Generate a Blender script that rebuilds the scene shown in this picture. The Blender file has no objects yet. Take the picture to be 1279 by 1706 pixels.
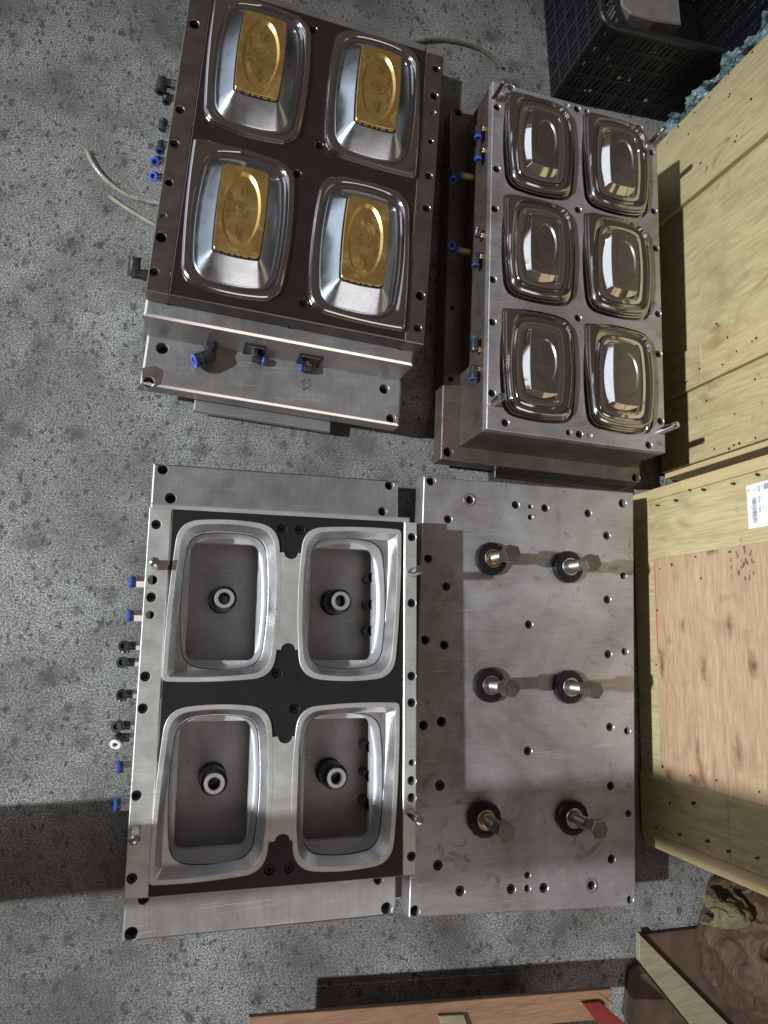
import bpy, math, random
import numpy as np
from mathutils import Vector, Matrix
from mathutils.geometry import delaunay_2d_cdt
random.seed(7)
S = bpy.context.scene
C = S.collection
rad = math.radians

# ------------------------------------------------------------------ camera
H = 1.5                                     # metres above the floor
FPX = 1209.23                               # focal length in photo pixels (1279 x 1706)
TX, TY = rad(-16.508), rad(9.333)
def _rot():
    cx, sx, cy, sy = math.cos(TX), math.sin(TX), math.cos(TY), math.sin(TY)
    Ry = Matrix(((cx, 0, sx), (0, 1, 0), (-sx, 0, cx)))
    Rx = Matrix(((1, 0, 0), (0, cy, -sy), (0, sy, cy)))
    return Rx @ Ry
RM = _rot()
cam_d = bpy.data.cameras.new('camera')
cam = bpy.data.objects.new('camera', cam_d)
C.objects.link(cam)
cam.matrix_world = Matrix.Translation((0, 0, H)) @ RM.to_4x4()
cam_d.sensor_fit = 'VERTICAL'
cam_d.sensor_height = 24.0
cam_d.lens = 24.0 * FPX / 1706.0
cam_d.clip_start, cam_d.clip_end = 0.02, 200
S.camera = cam

# ------------------------------------------------------------------ world, lamps, exposure
W = bpy.data.worlds.new('World'); S.world = W; W.use_nodes = True
W.node_tree.nodes['Background'].inputs[0].default_value = (1.0, 0.77, 0.64, 1)
W.node_tree.nodes['Background'].inputs[1].default_value = 0.105
def area(name, loc, aim, sx, sy, power, col, shape='RECTANGLE'):
    l = bpy.data.lights.new(name, 'AREA'); l.shape = shape; l.size = sx; l.size_y = sy
    l.energy = power; l.color = col
    o = bpy.data.objects.new(name, l); C.objects.link(o); o.location = loc
    o.rotation_euler = (Vector(aim) - Vector(loc)).to_track_quat('-Z', 'Y').to_euler()
    return o
AIM = (0.5, 0.0, 0.2)
LD = Vector((1, -0.025, -0.70)).normalized()           # way the main light travels
kp = Vector(AIM) - LD * 30.0
sl_ = bpy.data.lights.new('flood_lamp', 'SPOT'); sl_.energy = 57000; sl_.color = (0.94, 0.975, 1.0); sl_.shadow_soft_size = 0.40
sl_.spot_size = 2 * math.atan(1.85 / 30.0); sl_.spot_blend = 1.0
so_ = bpy.data.objects.new('flood_lamp', sl_); C.objects.link(so_); so_.location = kp
so_.rotation_euler = (Vector((0.5, 0.12, 0.1)) - kp).to_track_quat('-Z', 'Y').to_euler()
area('door_lamp', (-5.2, 3.4, 1.35), (0.8, 1.4, 0.9), 6.4, 2.2, 50, (0.80, 0.89, 1.0))
area('window_lamp', (-2.9, 3.5, 3.7), (0.5, 0.5, 0.2), 3.0, 2.0, 15, (0.82, 0.90, 1.0))
area('ceiling_lamp', (0.7, -2.6, 2.7), (0.4, 0.2, 0.2), 2.6, 1.8, 23, (1.0, 0.88, 0.82))
S.view_settings.view_transform = 'Standard'
S.view_settings.look = 'None'
S.view_settings.exposure = 0.0
S.view_settings.gamma = 1.0
S.cycles.max_bounces = 8

# ------------------------------------------------------------------ pixel helpers (photo pixel -> point at a height)
O = Vector((0, 0, H))
def ray(x, y):
    return RM @ Vector(((x - 639.5) / FPX, -(y - 853.0) / FPX, -1.0))
def P(x, y, z):
    d = ray(x, y); return O + d * ((z - H) / d.z)
def PV(x, y, p0, u):                                   # onto the upright plane through p0 along u -> (along, height)
    n = Vector((-u[1], u[0], 0)); d = ray(x, y); t = ((Vector(p0) - O).dot(n)) / d.dot(n)
    w = O + d * t
    return (w - Vector(p0)).dot(Vector((u[0], u[1], 0))), w.z

# ------------------------------------------------------------------ materials
def mat(name):
    m = bpy.data.materials.new(name); m.use_nodes = True
    nt = m.node_tree; b = nt.nodes['Principled BSDF']
    return m, nt, b
def N(nt, t, **k):
    n = nt.nodes.new(t)
    for a, v in k.items():
        if a in n.inputs.keys() if hasattr(n.inputs, 'keys') else False: n.inputs[a].default_value = v
        else: setattr(n, a, v)
    return n
def coord(nt, scale=(1, 1, 1), rot=(0, 0, 0)):
    tc = nt.nodes.new('ShaderNodeTexCoord'); mp = nt.nodes.new('ShaderNodeMapping')
    mp.inputs['Scale'].default_value = scale; mp.inputs['Rotation'].default_value = rot
    nt.links.new(tc.outputs['Object'], mp.inputs['Vector']); return mp.outputs[0]
def noise(nt, vec, scale, detail=4, rough=.6, dist=0.0):
    n = nt.nodes.new('ShaderNodeTexNoise')
    n.inputs['Scale'].default_value = scale; n.inputs['Detail'].default_value = detail
    n.inputs['Roughness'].default_value = rough; n.inputs['Distortion'].default_value = dist
    nt.links.new(vec, n.inputs['Vector']); return n.outputs[0]
def ramp(nt, f, stops):
    r = nt.nodes.new('ShaderNodeValToRGB'); e = r.color_ramp.elements
    while len(e) < len(stops): e.new(0.5)
    for k, (p, c) in enumerate(stops):
        e[k].position = p; e[k].color = (*c, 1) if len(c) == 3 else c
    nt.links.new(f, r.inputs[0]); return r.outputs[0]
def g(v): return (v, v, v)
def mix(nt, f, a, b, mode='MIX'):
    m = nt.nodes.new('ShaderNodeMix'); m.data_type = 'RGBA'; m.blend_type = mode
    def put(s, v):
        if isinstance(v, (tuple, list)): s.default_value = (*v, 1) if len(v) == 3 else v
        elif isinstance(v, (int, float)): s.default_value = v
        else: nt.links.new(v, s)
    put(m.inputs[0], f); put(m.inputs[6], a); put(m.inputs[7], b)
    return m.outputs[2]
def bump(nt, b, h, strength, dist=.001):
    n = nt.nodes.new('ShaderNodeBump'); n.inputs['Strength'].default_value = strength
    n.inputs['Distance'].default_value = dist
    nt.links.new(h, n.inputs['Height']); nt.links.new(n.outputs[0], b.inputs['Normal'])
def steel(name, base, rough, metal=1.0, var=.25, grain=(900, 12, 60), stain=None, stain_amt=.5, bumps=.12, rot=0.0, stain_lo=.52, blot=9, tones=None, specks=0.0, scr=.35):
    m, nt, b = mat(name)
    v = coord(nt, grain, (0, 0, rot)); v2 = coord(nt)
    gr = noise(nt, v, 1.0, 3, .6)
    cl = noise(nt, v2, blot, 5, .62, .6)
    lo = tuple(c * (1 - var) for c in base); hi = tuple(min(1, c * (1 + var)) for c in base)
    if tones: lo, hi = tones
    c0 = ramp(nt, cl, [(.3, lo), (.7, hi)])
    c1 = mix(nt, .22, c0, ramp(nt, gr, [(.3, tuple(c * .55 for c in base)), (.7, tuple(min(1, c * 1.5) for c in base))]))
    if stain:
        f = ramp(nt, noise(nt, v2, 17, 7, .68, 1.2), [(stain_lo, g(0)), (stain_lo + .13, g(stain_amt))])
        c1 = mix(nt, f, c1, stain)
        nt.links.new(mix(nt, f, g(metal), g(metal * .35)), b.inputs['Metallic'])
    else:
        b.inputs['Metallic'].default_value = metal
    if scr:
        for k_, (ro, sc_) in enumerate(((.5, (4, 260, 4)), (-.8, (3, 330, 3)), (1.3, (5, 300, 5)))):
            ln = noise(nt, coord(nt, sc_, (0, 0, ro)), 1.0, 2, .5, .15)
            gate = ramp(nt, noise(nt, coord(nt, (1, 1, 1), (0, 0, k_ + .3)), 9, 3), [(.50, g(0)), (.62, g(scr))])
            c1 = mix(nt, mix(nt, 1.0, ramp(nt, ln, [(.665, g(0)), (.69, g(1))]), gate, 'MULTIPLY'), c1, tuple(min(1, c * 1.9) for c in base))
    if specks:
        sp = ramp(nt, noise(nt, v2, 210, 3, .6, .8), [(.66, g(0)), (.71, g(specks))])
        c1 = mix(nt, mix(nt, 1.0, sp, ramp(nt, noise(nt, v2, 11, 3), [(.48, g(0)), (.6, g(1))]), 'MULTIPLY'), c1, (.05, .032, .022))
    nt.links.new(c1, b.inputs['Base Color'])
    r = ramp(nt, noise(nt, v2, 22, 5, .65, .4), [(.3, g(max(.02, rough * .72))), (.72, g(min(1, rough * 1.35)))])
    nt.links.new(r, b.inputs['Roughness'])
    bump(nt, b, gr, bumps, .0004)
    return m
def plain(name, col, rough=.5, metal=0.0, var=.12, scale=60, bumps=.05):
    m, nt, b = mat(name)
    v = coord(nt); n = noise(nt, v, scale, 4)
    nt.links.new(ramp(nt, n, [(.3, tuple(c * (1 - var) for c in col)), (.7, tuple(min(1, c * (1 + var)) for c in col))]), b.inputs['Base Color'])
    b.inputs['Roughness'].default_value = rough; b.inputs['Metallic'].default_value = metal
    if bumps: bump(nt, b, n, bumps, .0006)
    return m
def wood(name, a, b_, dark, along=(2.2, 40, 40), rough=.62, knots=True, dirt=.4):
    m, nt, b = mat(name)
    v = coord(nt, along); v2 = coord(nt)
    gr = noise(nt, v, 1.6, 6, .62, .5)
    c = ramp(nt, gr, [(.28, a), (.72, b_)])
    fine = noise(nt, coord(nt, tuple(k * 7 for k in along)), 1.2, 3, .6)
    c = mix(nt, .42, c, ramp(nt, fine, [(.35, tuple(k * .72 for k in a)), (.65, tuple(min(1, k * 1.12) for k in b_))]))
    if knots:
        kn = noise(nt, coord(nt, tuple(max(3.0, k * .22) for k in along)), 2.1, 3, .55, .8)
        c = mix(nt, ramp(nt, kn, [(.62, g(0)), (.76, g(.75))]), c, dark)
    d = noise(nt, v2, 26, 8, .72, .3)
    c = mix(nt, ramp(nt, d, [(.60, g(0)), (.72, g(dirt))]), c, tuple(k * .42 for k in dark))
    sm = ramp(nt, noise(nt, coord(nt, (6, 9, 6)), 1.0, 6, .66, .9), [(.52, g(0)), (.70, g(dirt * .75))])
    c = mix(nt, sm, c, tuple(k * .55 for k in a))
    nt.links.new(c, b.inputs['Base Color']); b.inputs['Roughness'].default_value = rough
    bump(nt, b, gr, .25, .0006)
    return m

def concrete():
    m, nt, b = mat('speckled_concrete')
    v = coord(nt)
    wn = nt.nodes.new('ShaderNodeTexNoise'); wn.inputs['Scale'].default_value = 110; wn.inputs['Detail'].default_value = 3; nt.links.new(v, wn.inputs['Vector'])
    wm = nt.nodes.new('ShaderNodeVectorMath'); wm.operation = 'MULTIPLY_ADD'; nt.links.new(wn.outputs['Color'], wm.inputs[0]); wm.inputs[1].default_value = (.022, .022, .022); nt.links.new(v, wm.inputs[2])
    def flecks(cell, r0, r1, gate, strength, stretch=(1, 1, 1), rot=0.0):
        mp = nt.nodes.new('ShaderNodeMapping'); mp.inputs['Scale'].default_value = stretch; mp.inputs['Rotation'].default_value = (0, 0, rot); nt.links.new(wm.outputs[0], mp.inputs['Vector'])
        vo = nt.nodes.new('ShaderNodeTexVoronoi'); vo.inputs['Scale'].default_value = 1 / cell; nt.links.new(mp.outputs[0], vo.inputs['Vector'])
        d = ramp(nt, vo.outputs['Distance'], [(r0, g(1)), (r1, g(0))])
        sp = nt.nodes.new('ShaderNodeSeparateColor'); nt.links.new(vo.outputs['Color'], sp.inputs[0])
        gt = ramp(nt, sp.outputs[0], [(gate, g(0)), (min(1, gate + .35), g(strength))])
        return mix(nt, 1.0, d, gt, 'MULTIPLY')
    grain = noise(nt, v, 330, 2, .75)
    fine = noise(nt, v, 190, 5, .75)
    big = noise(nt, v, 3.1, 5, .6, .4)
    clump = noise(nt, v, 17, 5, .65, .5)
    c = ramp(nt, grain, [(.38, (.022, .024, .024)), (.485, (.17, .178, .176)), (.60, (.50, .515, .50))])
    c = mix(nt, .22, c, ramp(nt, fine, [(.36, (.05, .053, .053)), (.60, (.34, .35, .345))]))
    c = mix(nt, ramp(nt, clump, [(.50, g(0)), (.72, g(.62))]), c, (.075, .078, .077))
    c = mix(nt, flecks(.012, .18, .42, .30, .9, (1, .75, 1), .6), c, (.032, .034, .034))
    c = mix(nt, flecks(.030, .12, .32, .32, .8, (1, .62, 1), -.4), c, (.040, .042, .042))
    c = mix(nt, flecks(.070, .08, .34, .35, .75, (.8, 1, 1), .2), c, (.052, .054, .053))
    c = mix(nt, ramp(nt, big, [(.36, g(.72)), (.60, g(0))]), c, (.060, .056, .051))
    for sx_, sy_, r_, am in ((1.10, -.50, .17, .80), (.55, -.60, .10, .45), (.85, -.62, .12, .5), (-.22, -.42, .16, .45)):   # soft dark patches: floor shade and brown dirt painted into the colour
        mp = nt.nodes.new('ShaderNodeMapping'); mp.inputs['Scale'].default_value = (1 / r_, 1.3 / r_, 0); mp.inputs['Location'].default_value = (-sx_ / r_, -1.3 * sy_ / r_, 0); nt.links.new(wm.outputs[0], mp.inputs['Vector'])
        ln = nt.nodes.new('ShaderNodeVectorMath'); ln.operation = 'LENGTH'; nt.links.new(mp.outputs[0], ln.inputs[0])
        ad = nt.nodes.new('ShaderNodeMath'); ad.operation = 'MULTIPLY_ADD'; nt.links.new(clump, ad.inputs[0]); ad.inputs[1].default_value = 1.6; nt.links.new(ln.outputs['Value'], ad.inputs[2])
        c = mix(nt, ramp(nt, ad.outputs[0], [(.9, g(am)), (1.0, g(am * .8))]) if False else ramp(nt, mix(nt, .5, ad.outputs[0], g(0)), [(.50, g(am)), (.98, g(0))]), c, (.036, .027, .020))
    nt.links.new(c, b.inputs['Base Color'])
    nt.links.new(ramp(nt, fine, [(.3, g(.6)), (.7, g(.9))]), b.inputs['Roughness'])
    bump(nt, b, mix(nt, .5, fine, grain), .55, .0018)
    return m
def knots(m, centres, col):
    nt = m.node_tree; b = nt.nodes['Principled BSDF']; src = b.inputs['Base Color'].links[0].from_socket
    tc = nt.nodes.new('ShaderNodeTexCoord'); wob = noise(nt, tc.outputs['Object'], 45, 4)
    for cx, cy, cz, ry, rz in centres:
        mp = nt.nodes.new('ShaderNodeMapping'); mp.inputs['Scale'].default_value = (0, 1 / ry, 1 / rz); mp.inputs['Location'].default_value = (0, -cy / ry, -cz / rz)
        nt.links.new(tc.outputs['Object'], mp.inputs['Vector'])
        ln = nt.nodes.new('ShaderNodeVectorMath'); ln.operation = 'LENGTH'; nt.links.new(mp.outputs[0], ln.inputs[0])
        ad = nt.nodes.new('ShaderNodeMath'); ad.operation = 'MULTIPLY_ADD'; nt.links.new(wob, ad.inputs[0]); ad.inputs[1].default_value = 1.1; nt.links.new(ln.outputs['Value'], ad.inputs[2])
        mm = nt.nodes.new('ShaderNodeMapRange'); mm.inputs['From Min'].default_value = .45; mm.inputs['From Max'].default_value = 1.25; mm.inputs['To Min'].default_value = .95; mm.inputs['To Max'].default_value = 0
        nt.links.new(ad.outputs[0], mm.inputs['Value'])
        src = mix(nt, mm.outputs[0], src, col)
    nt.links.new(src, b.inputs['Base Color'])
M = {}
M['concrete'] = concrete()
M['steel'] = steel('ground_steel', (.46, .455, .45), .36, .70, .18, (1000, 14, 60), (.13, .085, .055), .35, stain_lo=.58, blot=6, tones=((.22, .212, .206), (.42, .425, .435)), specks=.5)
M['steel_y'] = steel('ground_steel_lengthwise', (.60, .61, .59), .36, .65, .14, (14, 900, 60))
M['steel_old'] = steel('stained_ground_steel', (.43, .42, .42), .38, .68, .26, (20, 700, 60), (.10, .052, .03), .75, stain_lo=.56, blot=4.5, tones=((.20, .175, .16), (.50, .52, .56)), specks=.9, scr=.28)
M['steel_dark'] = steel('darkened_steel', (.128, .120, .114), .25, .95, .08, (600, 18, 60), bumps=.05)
M['steel_brown'] = steel('brownish_edge_steel', (.23, .205, .19), .33, .92, .12, (20, 700, 60))
M['steel_rust_shade'] = steel('rusty_shaded_steel', (.15, .125, .108), .46, .75, .30, (20, 300, 60), (.075, .038, .022), .8, stain_lo=.5)  # rust brown, darkened further for the shaded sides of the six-core mould
M['satin'] = steel('satin_milled_steel', (.50, .56, .62), .21, 1.0, .03, (60, 900, 900), bumps=.02, blot=6, scr=0)  # bluish base carries the horizon's blue reflection in its colour
M['rim_steel'] = steel('polished_rim_steel', (.48, .47, .485), .13, 1.0, .03, (60, 400, 400), bumps=.01, blot=6, scr=0)
M['mirror_dark'] = steel('polished_step_steel', (.44, .43, .425), .12, 1.0, .05, (40, 400, 400), bumps=.01, blot=10, scr=0)
M['ledge'] = steel('satin_ledge_steel', (.56, .57, .59), .38, .6, .05, (60, 900, 900), bumps=.05, blot=20)
M['mill'] = steel('bead_milled_aluminium', (.66, .67, .69), .34, .95, .10, (500, 500, 500), bumps=.55, blot=30)
M['mirror'] = steel('mirror_polished_steel', (.74, .73, .72), .07, 1.0, .05, (40, 400, 400), bumps=.02, blot=30, scr=0)
M['floor_in'] = steel('cavity_floor_steel', (.40, .395, .40), .48, .45, .18, (1000, 20, 60), (.06, .04, .03), .7, stain_lo=.62, blot=14, specks=.9)
M['brass'] = steel('machined_brass', (.80, .545, .205), .34, .96, .14, (700, 30, 60), (.36, .20, .06), .5, stain_lo=.56, blot=26)
M['brass_cut'] = plain('engraved_brass', (.22, .125, .035), .5, .7, .2)
M['black'] = plain('black_coated_plate', (.014, .014, .016), .42, .25, .15, 30, .02)
M['black_oxide'] = plain('black_oxide_steel', (.035, .034, .034), .34, .75, .2)
M['hole'] = plain('shaded_hole_black', (.012, .011, .010), .7)  # near black put in for the shade inside holes, notches and slots
M['ring'] = plain('greasy_black_collar', (.016, .015, .018), .30, .4, .3, 120, .3)
M['bolt'] = steel('dull_bolt_steel', (.23, .205, .185), .38, .95, .18, (60, 60, 300), (.09, .06, .04), .5)
M['nickel'] = plain('nickel_plated_brass', (.66, .69, .72), .24, 1.0, .05)
M['copper'] = plain('brass_thread', (.62, .40, .24), .24, 1.0, .1)
M['plastic'] = plain('black_plastic', (.022, .025, .030), .32, 0, .1)
M['blue'] = plain('blue_plastic', (.035, .085, .46), .33, 0, .08)
M['navy'] = plain('dark_blue_plastic', (.03, .055, .16), .35, 0, .08)
M['white_ring'] = plain('white_plastic', (.72, .72, .73), .35)
M['edge'] = plain('ground_bevel_steel', (.80, .80, .80), .24, 1.0, .04)
M['stub'] = plain('bright_turned_steel', (.50, .51, .51), .38, .7, .05)
M['pin'] = plain('polished_guide_pin', (.62, .61, .60), .2, 1.0, .05)
M['ply'] = wood('pale_plywood', (.36, .295, .145), (.50, .43, .24), (.22, .155, .07), (9, 30, 2.0), dirt=.62)
M['ply2'] = wood('pale_plywood_dirty', (.335, .27, .13), (.46, .39, .215), (.2, .14, .065), (9, 28, 2.2), dirt=.7)
M['ply_orange'] = wood('orange_softwood', (.40, .295, .15), (.50, .40, .22), (.25, .16, .07), (10, 30, 2.5))
M['ply_pink'] = wood('knotty_pink_plywood', (.33, .205, .115), (.49, .36, .225), (.17, .065, .03), (14, 2.2, 36), dirt=.45)
M['ply_edge'] = wood('plywood_edge', (.36, .27, .13), (.56, .45, .25), (.2, .13, .06), (4, 320, 3), knots=False, dirt=.3)
M['wood_red'] = wood('reddish_crate_wood', (.20, .105, .06), (.30, .18, .11), (.10, .045, .022), (2.5, 30, 30))
M['red_paint'] = plain('red_painted_wood', (.17, .020, .013), .5, 0, .3, 25, .2)
M['lath'] = wood('pale_lath', (.19, .17, .105), (.27, .245, .155), (.13, .10, .055), (3, 30, 30))
M['dark_ply'] = plain('oily_brown_board', (.060, .036, .024), .7, 0, .45, 22, .4)
M['nail'] = plain('rusty_nail_head', (.04, .025, .018), .5, .5)
M['paper'] = plain('white_label_paper', (.74, .76, .80), .6, 0, .03)
M['ink'] = plain('dark_print_ink', (.05, .05, .06), .6)
M['boot'] = plain('grey_scuff', (.15, .11, .08), .8)
M['basket'] = plain('black_basket_plastic', (.012, .014, .018), .38, 0, .2, 40, .1)
M['grey_sheet'] = plain('dull_grey_sheet', (.25, .24, .23), .6, .2, .2, 20)
M['chip'] = plain('yellow_wood_chip', (.60, .42, .14), .6)
M['red_edge'] = plain('red_marker_line', (.50, .09, .07), .6)
M['post'] = plain('shade_post_paint', (.10, .08, .07), .6, 0, .2)
def film(name, col, rough, trans):
    m, nt, b = mat(name)
    n = noise(nt, coord(nt), 40, 5)
    nt.links.new(ramp(nt, n, [(.3, tuple(c * .6 for c in col)), (.7, tuple(min(1, c * 1.25) for c in col))]), b.inputs['Base Color'])
    b.inputs['Roughness'].default_value = rough; b.inputs['Transmission Weight'].default_value = trans
    bump(nt, b, n, .3, .002)
    return m
M['film'] = film('teal_plastic_film', (.20, .31, .33), .35, .15)
M['hose'] = film('clear_hose', (.62, .62, .50), .12, .55)
M['hose_old'] = film('brown_hose', (.14, .13, .10), .35, .1)
M['tube'] = film('amber_air_tube', (.50, .36, .15), .3, .2)
M['bag'] = film('brown_paper_bag', (.058, .031, .017), .7, 0)
M['straw'] = film('yellow_straw', (.115, .098, .045), .8, 0)

# ------------------------------------------------------------------ mesh building
class MB:
    def __init__(s): s.v = []; s.f = []; s.sm = []
    def add(s, vs, fs, smooth=False):
        k = len(s.v); s.v += [tuple(v) for v in vs]
        s.f += [tuple(i + k for i in f) for f in fs]; s.sm += [smooth] * len(fs)
        return s
    def loft(s, loops, smooth=True, cap0=False, cap1=False, close=True):
        n = len(loops[0]); vs = [p for l in loops for p in l]; fs = []
        for a in range(len(loops) - 1):
            for i in range(n if close else n - 1):
                j = (i + 1) % n
                fs.append((a * n + i, a * n + j, (a + 1) * n + j, (a + 1) * n + i))
        s.add(vs, fs, smooth)
        if cap0: s.add(loops[0], [tuple(range(n))[::-1]])
        if cap1: s.add(loops[-1], [tuple(range(n))])
        return s
    def tube(s, pts, r, n=10, caps=True):
        pts = [Vector(p) for p in pts]; loops = []
        up = None
        for i, p in enumerate(pts):
            t = (pts[min(i + 1, len(pts) - 1)] - pts[max(i - 1, 0)]).normalized()
            if up is None: up = t.orthogonal().normalized()
            up = (up - t * up.dot(t)).normalized(); b = t.cross(up)
            rr = r[i] if isinstance(r, (list, tuple)) else r
            loops.append([p + (up * math.cos(a) + b * math.sin(a)) * rr for a in [2 * math.pi * k / n for k in range(n)]])
        return s.loft(loops, True, caps, caps)
    def lathe(s, c, axis, prof, n=24, smooth=True, phase=0.0, cap0=False, cap1=False):   # prof: (radius, distance along axis)
        c = Vector(c); ax = Vector(axis).normalized(); e = ax.orthogonal().normalized(); q = ax.cross(e)
        loops = [[c + ax * h + (e * math.cos(a) + q * math.sin(a)) * r for a in [phase + 2 * math.pi * k / n for k in range(n)]] for r, h in prof]
        # separate strips so that creases stay sharp
        for a in range(len(loops) - 1): s.loft(loops[a:a + 2], smooth)
        if cap0: s.add(loops[0], [tuple(range(n))[::-1]])
        if cap1: s.add(loops[-1], [tuple(range(n))])
        return s
    def box8(s, b, t):                                   # b, t: four bottom / top corners
        vs = list(b) + list(t)
        return s.add(vs, [(3, 2, 1, 0), (4, 5, 6, 7), (0, 1, 5, 4), (1, 2, 6, 5), (2, 3, 7, 6), (3, 0, 4, 7)])
    def prism(s, outline, z0, z1, ch=.0012):              # outline: world xy, counter clockwise
        o = ccw(outline); i = inset(o, ch)
        L = lambda pts, z: [(p[0], p[1], z) for p in pts]
        s.loft([L(o, z0), L(o, z1 - ch)], False); s.loft([L(o, z1 - ch), L(i, z1)], False)
        s.add(L(i, z1), [tuple(range(len(i)))]); s.add(L(o, z0), [tuple(range(len(o)))[::-1]])
        return s
def ccw(o):
    a = sum(o[i][0] * o[(i + 1) % len(o)][1] - o[(i + 1) % len(o)][0] * o[i][1] for i in range(len(o)))
    return list(o) if a > 0 else list(o)[::-1]
def inset(o, d):
    n = len(o); r = []
    for i in range(n):
        a, b, c = Vector(o[i - 1][:2]), Vector(o[i][:2]), Vector(o[(i + 1) % n][:2])
        t1, t2 = (b - a).normalized(), (c - b).normalized()
        n1, n2 = Vector((-t1.y, t1.x)), Vector((-t2.y, t2.x))
        m = (n1 + n2); m = m / max(.3, m.dot(n1)) if m.length > 1e-6 else n1
        r.append((b.x + m.x * d, b.y + m.y * d))
    return r
def origin(p):
    w = Vector((0, 0, 0))
    while p is not None: w += p.location; p = p.parent
    return w
def build(mb, name, m, parent=None, loc=None):
    L = origin(parent) if parent else Vector(loc or (0, 0, 0))
    me = bpy.data.meshes.new(name)
    me.from_pydata([(v[0] - L.x, v[1] - L.y, v[2] - L.z) for v in mb.v], [], mb.f); 
    me.polygons.foreach_set('use_smooth', mb.sm); me.materials.append(M[m]); me.update()
    o = bpy.data.objects.new(name, me); C.objects.link(o)
    if parent: o.parent = parent
    else: o.location = L
    return o
def share(src, name, pos, parent, rotz=0.0):             # another object on the same mesh
    o = bpy.data.objects.new(name, src); C.objects.link(o); o.parent = parent
    o.location = Vector(pos) - origin(parent); o.rotation_euler = (0, 0, rotz); return o
def thing(name, label, cat, loc, group=None):
    o = bpy.data.objects.new(name, None); C.objects.link(o); o.location = loc; o.empty_display_size = .05
    o['label'] = label; o['category'] = cat
    if group: o['group'] = group
    return o
def tag(o, label, cat, group=None, kind=None):
    o['label'] = label; o['category'] = cat
    if group: o['group'] = group
    if kind: o['kind'] = kind
    return o
def circle(c, r, n=22, ph=0.0):
    return [(c[0] + r * math.cos(ph + 2 * math.pi * k / n), c[1] + r * math.sin(ph + 2 * math.pi * k / n)) for k in range(n)]
def inside(p, poly):
    x, y = p; r = False; n = len(poly)
    for i in range(n):
        x1, y1 = poly[i][:2]; x2, y2 = poly[i - 1][:2]
        if (y1 > y) != (y2 > y) and x < (x2 - x1) * (y - y1) / (y2 - y1) + x1: r = not r
    return r
def sheet(mb, outer, holes, z):                           # flat face with holes
    vs = []; es = []
    for lp in [outer] + holes:
        k = len(vs); n = len(lp); vs += [Vector(p[:2]) for p in lp]; es += [(k + i, k + (i + 1) % n) for i in range(n)]
    V, _, F, *_ = delaunay_2d_cdt(vs, es, [], 0, 1e-7)
    fs = []
    for f in F:
        c = sum((V[i] for i in f), Vector((0, 0))) / len(f)
        if inside(c, outer) and not any(inside(c, h) for h in holes):
            a, b, c2 = (V[i] for i in f[:3])
            fs.append(tuple(f) if (b - a).cross(c2 - a) > 0 else tuple(f)[::-1])
    mb.add([(p.x, p.y, z) for p in V], fs)
def plate(name, outline, z0, z1, parent, m, holes=(), cut=(), ch=.0015, hch=.0009, edge=None):
    """block with bevelled upper edge, drilled holes (x, y, r, depth) and cut-through loops"""
    o = ccw(outline); i = inset(o, ch); mb = MB()
    L = lambda pts, z: [(p[0], p[1], z) for p in pts]
    cz = ch * .78
    mb.loft([L(o, z0), L(o, z1 - cz)], False)
    em = MB() if edge else mb
    em.loft([L(o, z1 - cz), L(i, z1)], False)
    if not cut: mb.add(L(o, z0), [tuple(range(len(o)))[::-1]])
    hl = []
    for (x, y, r, dep) in holes:
        top = circle((x, y), r + hch); hl.append(top)
        a = L(circle((x, y), r), z1 - hch); b = L(circle((x, y), r), z1 - dep)
        mb.loft([L(top, z1), a][::-1], True); mb.loft([b, a], True)
        mb.add(b, [tuple(range(len(b)))])
    sheet(mb, i, hl + [ccw(c) for c in cut], z1)
    ob = build(mb, name, m, parent)
    if edge: build(em, 'bevelled_edge', edge, ob)
    return ob

class Frame:
    def __init__(s, cx, cy, deg): s.c = (cx, cy); s.a = rad(deg)
    def w(s, x, y):
        c, n = math.cos(s.a), math.sin(s.a); return (s.c[0] + c * x - n * y, s.c[1] + n * x + c * y)
    def rect(s, x0, y0, x1, y1): return [s.w(x0, y0), s.w(x1, y0), s.w(x1, y1), s.w(x0, y1)]
    def loc(s, p):
        c, n = math.cos(s.a), math.sin(s.a); dx, dy = p[0] - s.c[0], p[1] - s.c[1]
        return (c * dx + n * dy, -n * dx + c * dy)

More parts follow.
